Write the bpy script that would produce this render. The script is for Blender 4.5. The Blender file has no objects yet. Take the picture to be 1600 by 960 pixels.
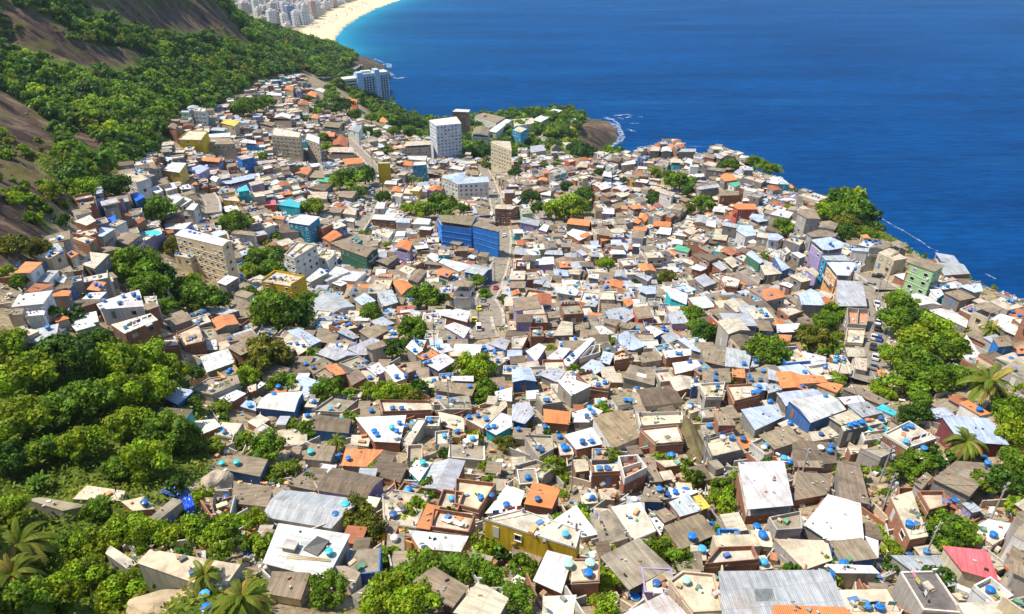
import bpy, math, random
import numpy as np
from mathutils import Vector
rnd = random.Random(7)
nr = np.random.default_rng(7)
# ------------------------------------------------------------------ camera, sky, sun, exposure
scene = bpy.context.scene
col = scene.collection
PITCH = math.radians(30.5)
FPX, CX, CY, CAMZ = 1071.0, 800.0, 480.0, 257.0
cam_d = bpy.data.cameras.new('camera'); cam = bpy.data.objects.new('camera', cam_d); col.objects.link(cam)
cam.location = (0, 0, CAMZ); cam.rotation_euler = (math.pi / 2 - PITCH, 0, 0)
cam_d.sensor_width = 36; cam_d.lens = 36 * FPX / 1600; cam_d.clip_start = 1; cam_d.clip_end = 90000
scene.camera = cam
SUN = Vector((-0.46, 0.03, 0.86)).normalized()
world = bpy.data.worlds.new('World'); scene.world = world; world.use_nodes = True
wn = world.node_tree; bg = wn.nodes['Background']
sky = wn.nodes.new('ShaderNodeTexSky'); sky.sky_type = 'NISHITA'; sky.sun_disc = False
sky.sun_elevation = math.asin(SUN.z); sky.sun_rotation = math.atan2(SUN.x, SUN.y)
sky.altitude = 200; sky.air_density = 1.0; sky.dust_density = 0.6; sky.ozone_density = 1.0
wn.links.new(sky.outputs[0], bg.inputs[0]); bg.inputs[1].default_value = 0.15
sl = bpy.data.lights.new('sun', 'SUN'); sl.energy = 5.0; sl.angle = math.radians(0.53); sl.color = (1, 0.92, 0.79)
so = bpy.data.objects.new('sun', sl); col.objects.link(so); so.location = (0, 0, 600)
so.rotation_euler = (-SUN).to_track_quat('-Z', 'Y').to_euler()
scene.view_settings.view_transform = 'Standard'; scene.view_settings.look = 'None'
scene.view_settings.gamma = 1; scene.view_settings.exposure = 0.56
scene.cycles.max_bounces = 5; scene.cycles.diffuse_bounces = 3; scene.cycles.transparent_max_bounces = 4
scene.cycles.use_denoising = True

# ------------------------------------------------------------------ geometry of the view: survey pixels <-> ground
CP, SP = math.cos(PITCH), math.sin(PITCH)
def ray(u, v):
    dx = (u - CX) / FPX; dy = -(v - CY) / FPX
    return dx, CP + dy * SP, -SP + dy * CP
def pix(x, y, z):
    dz = z - CAMZ
    t = y * CP - dz * SP
    up = y * SP + dz * CP
    t = np.maximum(t, 1e-3) if isinstance(t, np.ndarray) else max(t, 1e-3)
    return CX + FPX * x / t, CY - FPX * up / t
def at_z(u, v, z):
    r = ray(u, v); t = (CAMZ - z) / -r[2]
    return r[0] * t, r[1] * t
def at_t(u, v, t):
    r = ray(u, v); return r[0] * t, r[1] * t, CAMZ + r[2] * t
def in_poly(u, v, poly):
    u = np.asarray(u, float); v = np.asarray(v, float); c = np.zeros(u.shape, bool); n = len(poly); j = n - 1
    for i in range(n):
        xi, yi = poly[i]; xj, yj = poly[j]
        if yi != yj:
            c ^= ((yi > v) != (yj > v)) & (u < (xj - xi) * (v - yi) / (yj - yi) + xi)
        j = i
    return c
SEA = [(626,-90),(626,0),(590,13),(560,28),(536,45),(524,60),(532,72),(550,84),(566,90),(575,88),(582,95),(596,100),(606,110),(608,175),(640,186),
       (680,190),(720,183),(800,185),(850,178),(890,172),(925,186),(950,190),(965,203),(970,213),(955,228),(938,241),
       (985,238),(1050,225),(1120,232),(1210,275),(1290,310),(1380,370),(1480,410),(1600,480),(1800,560),(1800,-90)]
# ------------------------------------------------------------------ terrain surface (thin plate through surveyed spots)
CTRL = [(0,1000,66),(400,1000,66),(800,1000,70),(1200,1000,72),(1600,1000,74),
 (0,960,72),(300,960,72),(600,960,76),(900,960,79),(1200,960,81),(1600,960,82),
 (0,860,92),(300,860,95),(800,870,98),(1200,870,99),(1600,870,98),
 (0,780,112),(250,780,114),(550,780,118),(800,790,118),(1100,790,116),(1400,790,113),(1600,790,112),
 (0,680,128),(300,690,138),(600,690,142),(900,690,141),(1200,690,137),(1450,690,128),(1600,690,124),
 (0,580,140),(300,570,172),(600,560,190),(900,560,190),(1200,570,178),(1450,590,162),(1600,580,156),
 (0,500,150),(200,490,178),(400,480,232),(650,480,245),(900,480,244),(1150,490,228),(1370,500,210),(1480,480,210),
 (60,430,178),(250,420,245),(400,400,310),(650,400,335),(900,400,330),(1150,400,310),(1330,410,272),
 (150,340,245),(300,320,340),(450,310,420),(650,300,470),(850,300,465),(1050,300,440),(1200,320,390),
 (280,240,430),(400,240,500),(550,240,560),(700,240,640),(850,245,640),(960,250,600),(1100,255,520),
 (320,190,500),(430,180,590),(540,180,720),(620,200,790),(690,200,835),(770,195,860),(860,185,885),(905,200,830),(940,205,840),(930,225,800),
 (450,130,720),(500,120,860),(560,120,1010),(540,90,1060),(470,95,950),(585,103,1210),(560,96,1180),
 (230,200,440),(150,250,325),(0,330,195),(90,320,228),(0,420,172),(100,400,200),
 (100,200,400),(0,250,240),(0,150,400),(150,110,500),(0,60,470),(100,0,540),(250,110,560),(220,20,620),(0,-60,500),(150,-80,600),
 (330,90,660),(300,20,700),(350,40,730),(395,66,830),(300,-70,720),(-200,200,230),(-200,0,420),(-200,400,160),(-200,700,100),
 (430,60,980),(480,66,1120),(520,82,1190)]
HID = []
for (u, v, t) in ((1600,478,200),(1540,450,228),(1470,415,256),(1400,378,290),(1330,330,335),(1290,308,362),(1210,275,425),(1130,238,500),(1050,232,560),(990,242,625),(1700,520,180),(1850,600,160)):
    r = ray(u, v); a = r[0] / r[1]; Y = r[1] * t; z = CAMZ + r[2] * t; k = r[2] / r[1]
    Ys = -CAMZ / k
    HID += [(a, Y, z), (a, Y + (Ys - Y) * .4, CAMZ + k * (Y + (Ys - Y) * .4) - 24), (a, Ys + 15, -8), (a, Ys * 1.25, -20)]
for (u, v) in ((660,150),(760,160),(850,150),(930,170),(1000,205),(990,225),(960,238),(640,170),(615,140),(620,95),(640,60),(570,60),(560,70),(590,40),(650,10),(900,100),(1100,150),(1300,200),(1500,100)):
    x, y = at_z(u, v, 0); HID.append((x / y, y, -10))
for (u, v, z) in ((480,50,3),(510,55,2),(540,20,3),(600,2,2.5),(440,20,4),(400,10,4),(350,-20,5),(500,-20,4),(420,45,5),(390,45,8),(360,20,6),(300,-40,6),(560,-30,3),(200,-60,6)):
    if v > -55:
        x, y = at_z(u, v, z); HID.append((x / y, y, z))
HID += [(.0, 30, 200), (.8, 30, 205), (-.8, 30, 205), (1.3, 60, 190), (-1.2, 60, 205), (-1.2, 200, 240), (-1.2, 500, 330), (-.9, 700, 320), (-1.2, 1000, 300), (-.75, 1300, 120), (-.6, 1700, 30), (1.3, 250, -10), (1.3, 500, -25), (.9, 1500, -30), (.3, 1500, -20), (.3, 2600, -20)]
P = []; Z = []
for (u, v, t) in CTRL:
    x, y, z = at_t(u, v, t); P.append((x / y, math.log(y))); Z.append(z)
for (a, Y, z) in HID:
    P.append((a, math.log(Y))); Z.append(z)
P = np.array(P) * (1.0, .62); Z = np.array(Z)
def phi(d2): return np.where(d2 > 1e-12, d2 * np.log(np.maximum(d2, 1e-12)) * .5, 0)
n = len(P); D2 = ((P[:, None] - P[None]) ** 2).sum(-1)
A = np.zeros((n + 3, n + 3)); A[:n, :n] = phi(D2) + np.eye(n) * 0.0012; A[:n, n] = 1; A[:n, n+1:] = P; A[n, :n] = 1; A[n+1:, :n] = P.T
W = np.linalg.solve(A, np.concatenate([Z, np.zeros(3)]))
GA, GL = np.linspace(-1.35, 1.35, 470), np.linspace(math.log(22), math.log(3300), 560)
AA, LL = np.meshgrid(GA, GL); q = np.stack([AA.ravel(), LL.ravel() * .62], 1)
GZ = np.concatenate([phi(((c[:, None] - P[None]) ** 2).sum(-1)) @ W[:n] + W[n] + c @ W[n+1:] for c in np.array_split(q, 40)]).reshape(AA.shape)
YY = np.exp(LL); XX = AA * YY
# shore: everything seaward of the surveyed waterline lies under water
U0, V0 = pix(XX, YY, np.zeros_like(XX))
sea_m = in_poly(U0, V0, SEA) & (YY > 330)
GZ = np.where(sea_m, np.minimum(GZ, -3.0), GZ)
land_m = (~in_poly(U0, V0, SEA)) & (YY > 620) & (U0 < 965) & (V0 < 238)
GZ = np.where(land_m, np.maximum(GZ, 1.6), GZ)
GZ = np.where((YY > 1380) & ~sea_m & (AA > -.47), np.clip(GZ, 1.6, 12), GZ)
GZ = np.clip(GZ, -25, 420)
def _smooth(a, k=1):
    for _ in range(k):
        b = a.copy(); b[1:-1, 1:-1] = (a[1:-1, 1:-1] * 2 + a[:-2, 1:-1] + a[2:, 1:-1] + a[1:-1, :-2] + a[1:-1, 2:]) / 6; a = b
    return a
def vnoise(x, y, s, seed):
    x = x / s + seed * 17.3; y = y / s - seed * 9.1
    xi = np.floor(x).astype(np.int64); yi = np.floor(y).astype(np.int64); fx = x - xi; fy = y - yi
    fx = fx * fx * (3 - 2 * fx); fy = fy * fy * (3 - 2 * fy)
    def h(a, b):
        k = (a * 374761393 + b * 668265263 + seed * 1442695041) & 0xffffffff
        k = ((k ^ (k >> 13)) * 1274126177) & 0xffffffff
        return ((k ^ (k >> 16)) & 0xffff) / 65535.0
    return (h(xi, yi) * (1-fx) + h(xi+1, yi) * fx) * (1-fy) + (h(xi, yi+1) * (1-fx) + h(xi+1, yi+1) * fx) * fy
# bare rock areas get relief of their own
ROCK = [[(5,0),(50,15),(80,32),(110,47),(140,70),(175,75),(215,85),(240,97),(190,103),(155,100),(140,98),(100,90),(45,78),(25,60),(0,68),(0,0)],
        [(115,0),(215,0),(330,-5),(360,30),(396,68),(370,57),(320,50),(295,44),(255,45),(248,52),(200,30),(160,15),(130,10)],
        [(0,142),(30,156),(70,185),(100,200),(130,196),(175,236),(160,240),(120,228),(95,205),(70,195),(100,240),(0,240),(-150,200),(-150,100)],
        [(0,240),(45,240),(65,265),(90,290),(108,318),(112,330),(85,345),(60,355),(85,372),(105,382),(85,390),(60,380),(50,385),(30,400),(0,425),(-150,440),(-150,230)],
        [(90,75),(125,85),(155,98),(190,106),(150,104),(110,95)]]
COAST = [[(905,200),(915,187),(945,187),(968,203),(975,215),(957,230),(935,243),(900,232)], [(540,78),(570,88),(600,100),(607,112),(590,112),(560,108),(545,115),(535,110),(560,95)]]
def masks(x, y, z):
    u, v = pix(x, y, z)
    rock = np.zeros(u.shape)
    for pl in ROCK + COAST: rock = np.maximum(rock, in_poly(u, v, pl) * 1.0)
    sand = in_poly(u, v, [(462,52),(478,40),(505,22),(545,4),(575,-6),(640,-6),(640,2),(592,15),(562,30),(539,47),(524,66),(500,64),(480,60)]) * 1.0 * (z < 8)
    vil = in_poly(u, v, [(-300,440),(30,400),(100,325),(185,268),(215,262),(258,225),(262,205),(290,170),(330,178),(400,128),(480,112),(540,145),(560,160),(600,198),(640,218),(690,246),(730,262),(765,268),(800,250),(870,246),(960,250),(1050,225),(1130,235),(1210,275),(1290,318),(1370,370),(1480,410),(1620,480),(1900,560),(1900,1100),(440,1100),(420,900),(180,880),(150,850),(330,740),(320,640),(260,540),(180,520),(0,545),(-300,560)]) * 1.0
    city = (in_poly(u, v, [(250,-200),(330,0),(400,48),(462,52),(478,40),(505,22),(545,4),(640,-6),(700,-200)]) & (y > 1250)) * 1.0
    return rock, sand, vil, city
rk0, sd0, vl0, ct0 = masks(XX, YY, GZ)
rk = np.clip(_smooth(rk0, 2) * 1.6 - .3 + (vnoise(XX, YY + GZ * .5, 14, 21) - .5) * .7 * (_smooth(rk0, 6) > .02) * (_smooth(rk0, 6) < .985), 0, 1); vl = _smooth(vl0, 2); ct = _smooth(ct0, 1); sd = _smooth(sd0, 1)
relief = (vnoise(XX * .22 + GZ * .1, YY, 11, 7) - .5) * 8 + (vnoise(XX * .2, YY, 4, 8) - .5) * 2 + (vnoise(XX, YY + GZ, 34, 1) - .5) * 9 + (vnoise(XX + GZ, YY, 12, 2) - .5) * 4 + (vnoise(XX, YY, 5, 3) - .5) * 1.8
GZ = GZ + rk * relief * np.clip((YY - 100) / 150, .25, 1) * np.clip((GZ - 1) / 12, 0.08, 1) + (1 - rk) * vl * (vnoise(XX, YY, 9, 4) - .5) * .8
A0, DA, L0, DL = GA[0], GA[1] - GA[0], GL[0], GL[1] - GL[0]
def zt(x, y):
    y = np.maximum(y, 22.5); fa = np.clip((x / y - A0) / DA, 0, len(GA) - 1.001); fl = np.clip((np.log(y) - L0) / DL, 0, len(GL) - 1.001)
    i = np.floor(fl).astype(int) if isinstance(fl, np.ndarray) else int(fl); j = np.floor(fa).astype(int) if isinstance(fa, np.ndarray) else int(fa)
    p = fl - i; r = fa - j
    return (GZ[i, j] * (1-r) + GZ[i, j+1] * r) * (1-p) + (GZ[i+1, j] * (1-r) + GZ[i+1, j+1] * r) * p
LS = np.linspace(math.log(23), math.log(3200), 1500); YS = np.exp(LS)
def hit(u, v, h=0.0):
    """first ground point (raised by h) seen at a survey pixel"""
    r = ray(u, v); a = r[0] / r[1]; z = CAMZ + r[2] / r[1] * YS
    d = z - (zt(a * YS, YS) + h)
    k = np.nonzero(d < 0)[0]
    if len(k) == 0: return None
    k = k[0]
    if k == 0: return a * YS[0], YS[0], z[0]
    f = d[k-1] / (d[k-1] - d[k]); Y = YS[k-1] + (YS[k] - YS[k-1]) * f
    return a * Y, Y, CAMZ + r[2] / r[1] * Y

# the seaward cliff behind the crest stays green
ELEV = (GZ - CAMZ) / YY; RUNM = np.maximum.accumulate(ELEV, axis=0); BEHIND = (ELEV < RUNM - .012) & (AA > .16) & (YY > 120)
vl = np.where(BEHIND, 0, vl)
# ------------------------------------------------------------------ materials
def mat(name, rough=.8, spec=.3):
    m = bpy.data.materials.new(name); m.use_nodes = True
    b = m.node_tree.nodes['Principled BSDF']; b.inputs['Roughness'].default_value = rough; b.inputs['Specular IOR Level'].default_value = spec
    return m, m.node_tree, b
def N(nt, t, **kw):
    nd = nt.nodes.new(t)
    for k, v in kw.items():
        if k in nd.inputs: nd.inputs[k].default_value = v
        else: setattr(nd, k, v)
    return nd
def ramp(nt, src, stops):
    r = nt.nodes.new('ShaderNodeValToRGB'); e = r.color_ramp.elements
    while len(e) < len(stops): e.new(.5)
    for i, (p, c) in enumerate(stops):
        e[i].position = p; e[i].color = (c, c, c, 1) if isinstance(c, (int, float)) else (*c, 1)
    nt.links.new(src, r.inputs[0]); return r.outputs[0]
def mixc(nt, fac, a, b, mode='MIX'):
    m = nt.nodes.new('ShaderNodeMix'); m.data_type = 'RGBA'; m.blend_type = mode
    for s, v in ((m.inputs[0], fac), (m.inputs[6], a), (m.inputs[7], b)):
        if isinstance(v, bpy.types.NodeSocket): nt.links.new(v, s)
        elif isinstance(v, (int, float)): s.default_value = v
        else: s.default_value = (*v, 1)
    return m.outputs[2]
def noise(nt, scale, detail=4, vec=None, rough=.6):
    t = N(nt, 'ShaderNodeTexNoise', Scale=scale, Detail=detail, Roughness=rough)
    if vec: nt.links.new(vec, t.inputs['Vector'])
    return t.outputs[0]
def wpos(nt): return nt.nodes.new('ShaderNodeNewGeometry').outputs['Position']
def scaled(nt, vec, s):
    m = N(nt, 'ShaderNodeMapping'); m.inputs['Scale'].default_value = s; nt.links.new(vec, m.inputs[0]); return m.outputs[0]
def attr(nt, name='Col'):
    a = nt.nodes.new('ShaderNodeAttribute'); a.attribute_name = name; return a.outputs['Color']
def bump(nt, b, h, strength, dist):
    bp = N(nt, 'ShaderNodeBump', Strength=strength, Distance=dist); nt.links.new(h, bp.inputs['Height']); nt.links.new(bp.outputs[0], b.inputs['Normal'])
MAT = {}
def surf(name, rough, spec, blotch, streak, bumpk=None, dark=.55, rust=0):
    m, nt, b = mat(name, rough, spec); p = wpos(nt); c = attr(nt)
    n1 = ramp(nt, noise(nt, .35, 6, p, .65), [(.32, dark), (.55, 1.0)])
    c = mixc(nt, blotch, c, n1, 'MULTIPLY')
    uv = nt.nodes.new('ShaderNodeUVMap').outputs[0]
    if streak:
        s = ramp(nt, noise(nt, 1.0, 5, scaled(nt, uv, (2.2, .22, 1))), [(.35, dark), (.6, 1.0)])
        c = mixc(nt, streak, c, s, 'MULTIPLY')
    if rust: c = mixc(nt, ramp(nt, noise(nt, .16, 7, p, .72), [(.53, 0.0), (.68, rust)]), c, (.27, .19, .12))
    n3 = ramp(nt, noise(nt, 3.5, 3, p), [(.3, .82), (.6, 1.0)]); c = mixc(nt, .6, c, n3, 'MULTIPLY')
    if bumpk == 'sheet':
        w = N(nt, 'ShaderNodeTexWave', Scale=1.3, Distortion=.0); nt.links.new(uv, w.inputs['Vector']); bump(nt, b, w.outputs[1], .5, .05)
        br = N(nt, 'ShaderNodeTexBrick', Scale=1.0); br.inputs['Mortar Size'].default_value = .03; br.inputs['Brick Width'].default_value = 1.05; br.inputs['Row Height'].default_value = 2.4; br.offset = .0
        br.inputs['Color1'].default_value = (1, 1, 1, 1); br.inputs['Color2'].default_value = (.86, .85, .83, 1); br.inputs['Mortar'].default_value = (.62, .6, .58, 1)
        nt.links.new(uv, br.inputs['Vector']); c = mixc(nt, .8, c, br.outputs[0], 'MULTIPLY')
    elif bumpk == 'tile':
        w = N(nt, 'ShaderNodeTexWave', Scale=1.6, Distortion=.6); nt.links.new(uv, w.inputs['Vector']); bump(nt, b, w.outputs[1], .7, .08)
        c = mixc(nt, .5, c, ramp(nt, w.outputs[1], [(.0, .6), (.5, 1.0)]), 'MULTIPLY')
    elif bumpk == 'brick':
        br = N(nt, 'ShaderNodeTexBrick', Scale=1.0); br.inputs['Mortar Size'].default_value = .03; br.inputs['Brick Width'].default_value = .4; br.inputs['Row Height'].default_value = .25
        br.inputs['Color1'].default_value = (1, 1, 1, 1); br.inputs['Color2'].default_value = (.62, .6, .6, 1); br.inputs['Mortar'].default_value = (1.0, 1.15, 1.25, 1)
        nt.links.new(uv, br.inputs['Vector']); c = mixc(nt, .9, c, br.outputs[0], 'MULTIPLY')
    else:
        bump(nt, b, noise(nt, 2.5, 4, p), .25, .05)
    nt.links.new(c, b.inputs['Base Color']); MAT[name] = m
surf('sheet_metal', .6, .25, .5, .6, 'sheet', .45, .5)
surf('fibre_cement', .9, .15, .65, .6, 'sheet', .42, .3)
surf('clay_tile', .85, .2, .5, .4, 'tile', .55)
surf('concrete_slab', .9, .2, .8, 0, None, .36, .35)
surf('plaster', .85, .2, .4, .6, None, .55)
surf('brick_wall', .9, .15, .5, .3, 'brick', .55)
surf('painted', .5, .4, .12, 0, None, .7)
surf('plastic', .35, .5, .1, 0, None, .8)
surf('metal', .4, .6, .15, 0, None, .8)
m, nt, b = mat('window_glass', .08, .6); b.inputs['Base Color'].default_value = (.012, .016, .022, 1); MAT['window_glass'] = m
m, nt, b = mat('pool_water', .05, .5); b.inputs['Base Color'].default_value = (.02, .5, .55, 1); MAT['pool_water'] = m
# leaves
m, nt, b = mat('foliage', .6, .25); c = attr(nt)
c = mixc(nt, .7, c, ramp(nt, noise(nt, .55, 3, wpos(nt)), [(.3, (.6, .72, .7)), (.6, (1.25, 1.15, .8))]), 'MULTIPLY')
nt.links.new(c, b.inputs['Base Color'])
tr = nt.nodes.new('ShaderNodeBsdfTranslucent'); nt.links.new(c, tr.inputs[0]); mx = nt.nodes.new('ShaderNodeMixShader'); mx.inputs[0].default_value = .38
nt.links.new(b.outputs[0], mx.inputs[1]); nt.links.new(tr.outputs[0], mx.inputs[2]); nt.links.new(mx.outputs[0], nt.nodes['Material Output'].inputs[0]); MAT['foliage'] = m
m, nt, b = mat('bark', .9, .1); nt.links.new(ramp(nt, noise(nt, 2, 5, scaled(nt, wpos(nt), (1, 1, .2))), [(.3, (.06, .045, .03)), (.7, (.2, .16, .12))]), b.inputs['Base Color']); MAT['bark'] = m
# ground
m, nt, b = mat('ground', .95, .1); p = wpos(nt); at = attr(nt, 'zone'); sp = nt.nodes.new('ShaderNodeSeparateColor'); nt.links.new(at, sp.inputs[0])
n_big = noise(nt, .05, 6, p); n_mid = noise(nt, .22, 6, p, .7); n_fine = noise(nt, 1.6, 5, p, .7)
green = ramp(nt, n_mid, [(.28, (.03, .06, .008)), (.5, (.075, .12, .015)), (.68, (.14, .145, .035))])
vill = mixc(nt, 1.0, ramp(nt, n_mid, [(.25, (.12, .085, .045)), (.42, (.25, .195, .12)), (.55, (.36, .29, .195)), (.7, (.2, .155, .1))]), ramp(nt, n_fine, [(.3, .55), (.6, 1.05)]), 'MULTIPLY')
wv = N(nt, 'ShaderNodeTexNoise', Scale=1.0, Detail=8, Roughness=.74); nt.links.new(scaled(nt, p, (.02, .16, .02)), wv.inputs['Vector'])
rockc = mixc(nt, 1.0, ramp(nt, wv.outputs[0], [(.36, (.022, .016, .015)), (.45, (.07, .047, .036)), (.54, (.125, .083, .06)), (.66, (.24, .165, .105))]), ramp(nt, n_mid, [(.25, .5), (.5, 1.0)]), 'MULTIPLY')
vk = N(nt, 'ShaderNodeTexVoronoi', Scale=1.0); vk.feature = 'DISTANCE_TO_EDGE'; nt.links.new(scaled(nt, p, (.05, .13, .06)), vk.inputs['Vector']); rockc = mixc(nt, .55, rockc, ramp(nt, vk.outputs[0], [(.0, .35), (.05, 1.0)]), 'MULTIPLY')
rockc = mixc(nt, ramp(nt, n_big, [(.56, 0.0), (.66, .75)]), rockc, (.12, .11, .03))
c = mixc(nt, sp.outputs[1], green, vill); c = mixc(nt, sp.outputs[0], c, rockc)
c = mixc(nt, sp.outputs[2], c, mixc(nt, .4, (.62, .48, .31), ramp(nt, n_mid, [(.3, .75), (.6, 1.0)]), 'MULTIPLY'))
nt.links.new(c, b.inputs['Base Color']); bump(nt, b, n_mid, .7, .9); MAT['ground'] = m
m, nt, b = mat('boulder_rock', .95, .1); p = wpos(nt); n1 = noise(nt, .5, 7, p, .65)
nt.links.new(mixc(nt, .7, attr(nt), ramp(nt, n1, [(.3, .4), (.55, 1.0)]), 'MULTIPLY'), b.inputs['Base Color']); bump(nt, b, n1, .8, .5); MAT['boulder_rock'] = m
m, nt, b = mat('asphalt', .9, .2); p = wpos(nt); nt.links.new(ramp(nt, noise(nt, .3, 6, p, .7), [(.3, (.13, .112, .09)), (.55, (.25, .215, .17)), (.75, (.16, .14, .115))]), b.inputs['Base Color']); MAT['asphalt'] = m
# water: deep blue body, waves, paler over the shallow sand
m, nt, b = mat('sea_water', .35, .09); p = wpos(nt)
sh = attr(nt, 'shallow')
lo = noise(nt, 1.0, 6, scaled(nt, p, (.0022, .010, 1)), .6); hi = noise(nt, 1.0, 7, scaled(nt, p, (.03, .16, 1)), .75)
cur = ramp(nt, noise(nt, 1.0, 6, scaled(nt, p, (.0011, .0075, 1)), .62), [(.58, 0.0), (.75, .35)])
deep = mixc(nt, ramp(nt, lo, [(.3, 0.0), (.7, 1.0)]), (.0, .025, .105), (.0, .05, .185))
deep = mixc(nt, .75, deep, ramp(nt, hi, [(.28, .35), (.5, .95), (.72, 1.75)]), 'MULTIPLY')
deep = mixc(nt, cur, deep, (.012, .125, .30))
wcol = mixc(nt, sh, deep, (.02, .26, .36))
nt.links.new(wcol, b.inputs['Base Color']); b.inputs['Specular IOR Level'].default_value = 0.0; b.inputs['IOR'].default_value = 1.0001; bump(nt, b, hi, .5, 4.0)
gs = nt.nodes.new('ShaderNodeBsdfGlossy'); gs.inputs['Roughness'].default_value = .25; gs.inputs[0].default_value = (.3, .72, 1, 1); nt.links.new(b.inputs['Normal'].links[0].from_socket, gs.inputs['Normal'])
ms = nt.nodes.new('ShaderNodeMixShader'); fr_ = nt.nodes.new('ShaderNodeFresnel'); fr_.inputs[0].default_value = 1.33; ml = nt.nodes.new('ShaderNodeMath'); ml.operation = 'MULTIPLY'; ml.inputs[1].default_value = .12; nt.links.new(fr_.outputs[0], ml.inputs[0]); nt.links.new(ml.outputs[0], ms.inputs[0]); nt.links.new(b.outputs[0], ms.inputs[1]); nt.links.new(gs.outputs[0], ms.inputs[2]); nt.links.new(ms.outputs[0], nt.nodes['Material Output'].inputs[0]); MAT['sea_water'] = m
m, nt, b = mat('foam', .9, .1); p = wpos(nt); b.inputs['Base Color'].default_value = (.85, .88, .9, 1)
fr = ramp(nt, noise(nt, .2, 8, p, .8), [(.44, 0.0), (.6, .4), (.78, .9)]); nt.links.new(fr, b.inputs['Alpha']); MAT['foam'] = m

# ------------------------------------------------------------------ mesh builder
class MB:
    def __init__(s): s.v = []; s.f = []; s.m = []; s.c = []; s.uv = []; s.mats = []
    def mi(s, name):
        if name not in s.mats: s.mats.append(name)
        return s.mats.index(name)
    def face(s, pts, mname, c, uv=None):
        k = len(s.v); s.v.extend(pts); s.f.append(tuple(range(k, k + len(pts)))); s.m.append(s.mi(mname)); s.c.append(c)
        if uv is None:
            p0, p1 = Vector(pts[0]), Vector(pts[1]); ax = (p1 - p0); L = ax.length or 1; ax /= L
            nrm = Vector((0, 0, 0))
            for i in range(1, len(pts) - 1): nrm += (Vector(pts[i]) - p0).cross(Vector(pts[i+1]) - p0)
            nrm.normalize(); ay = nrm.cross(ax)
            uv = [((Vector(p) - p0).dot(ax) + .37, (Vector(p) - p0).dot(ay) + .21) for p in pts]
        s.uv.extend(uv)
    def prism(s, poly, z0, z1, mname, c, cap=True, bottom=False, cm=None, cc=None):
        """poly: xy points counter-clockwise; z0/z1 number or per-corner list"""
        n = len(poly); a = z0 if hasattr(z0, '__len__') else [z0] * n; b_ = z1 if hasattr(z1, '__len__') else [z1] * n; L = 0
        for i in range(n):
            j = (i + 1) % n; d = math.hypot(poly[j][0] - poly[i][0], poly[j][1] - poly[i][1])
            s.face([(*poly[i], a[i]), (*poly[j], a[j]), (*poly[j], b_[j]), (*poly[i], b_[i])], mname, c, [(L, a[i]), (L + d, a[j]), (L + d, b_[j]), (L, b_[i])]); L += d
        if cap: s.face([(*poly[i], b_[i]) for i in range(n)], cm or mname, cc or c)
        if bottom: s.face([(*poly[i], a[i]) for i in reversed(range(n))], cm or mname, cc or c)
    def box(s, c, dx, dy, z0, z1, rot, mname, colr):
        ca, sa = math.cos(rot), math.sin(rot)
        s.prism([(c[0] + x * ca - y * sa, c[1] + x * sa + y * ca) for x, y in ((-dx/2, -dy/2), (dx/2, -dy/2), (dx/2, dy/2), (-dx/2, dy/2))], z0, z1, mname, colr, bottom=True)
    def lathe(s, c, prof, mname, colr, seg=14, cap=True):
        rings = [[(c[0] + r * math.cos(2*math.pi*i/seg), c[1] + r * math.sin(2*math.pi*i/seg), c[2] + z) for i in range(seg)] for r, z in prof]
        for a, b_ in zip(rings[:-1], rings[1:]):
            for i in range(seg):
                j = (i + 1) % seg; s.face([a[i], a[j], b_[j], b_[i]], mname, colr)
        if cap: s.face(rings[-1], mname, colr)
    def tube(s, p, q, r0, r1, mname, colr, seg=6):
        p = Vector(p); q = Vector(q); d = (q - p).normalized(); x = d.orthogonal().normalized(); y = d.cross(x)
        A_ = [tuple(p + x * r0 * math.cos(2*math.pi*i/seg) + y * r0 * math.sin(2*math.pi*i/seg)) for i in range(seg)]
        B_ = [tuple(q + x * r1 * math.cos(2*math.pi*i/seg) + y * r1 * math.sin(2*math.pi*i/seg)) for i in range(seg)]
        for i in range(seg):
            j = (i + 1) % seg; s.face([A_[i], A_[j], B_[j], B_[i]], mname, colr)
        s.face(B_, mname, colr); s.face(A_[::-1], mname, colr)
    def add(s, o):
        k = len(s.v); s.v.extend(o.v); s.f.extend([tuple(i + k for i in f) for f in o.f]); mp = [s.mi(x) for x in o.mats]; s.m.extend([mp[i] for i in o.m]); s.c.extend(o.c); s.uv.extend(o.uv)
    def mesh(s, name, origin=(0, 0, 0)):
        me = bpy.data.meshes.new(name); ox, oy, oz = origin
        me.from_pydata([(x - ox, y - oy, z - oz) for x, y, z in s.v], [], s.f)
        for x in s.mats: me.materials.append(MAT[x])
        me.polygons.foreach_set('material_index', s.m)
        ly = me.uv_layers.new(name='UVMap'); ly.data.foreach_set('uv', np.array(s.uv, np.float32).ravel())
        ca = me.color_attributes.new('Col', 'FLOAT_COLOR', 'CORNER')
        cnt = [len(f) for f in s.f]
        cc = np.repeat(np.array([(c[0], c[1], c[2], 1.0) for c in s.c], np.float32), cnt, axis=0); ca.data.foreach_set('color', cc.ravel())
        me.update(); return me
    def obj(s, name, parent=None, origin=(0, 0, 0)):
        if not s.f: return None
        o = bpy.data.objects.new(name, s.mesh(name, origin)); col.objects.link(o)
        if parent: o.parent = parent
        else: o.location = origin
        return o
def tag(o, label=None, cat=None, group=None, kind=None):
    if label: o['label'] = label
    if cat: o['category'] = cat
    if group: o['group'] = group
    if kind: o['kind'] = kind
    return o
def empty(name, loc, rz=0):
    o = bpy.data.objects.new(name, None); col.objects.link(o); o.location = loc; o.rotation_euler = (0, 0, rz); o.empty_display_size = .5; return o
def jit(c, a=.08): k = 1 + rnd.uniform(-a, a); return tuple(max(0, min(1, x * k * (1 + rnd.uniform(-a, a) * .3))) for x in c)
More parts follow.
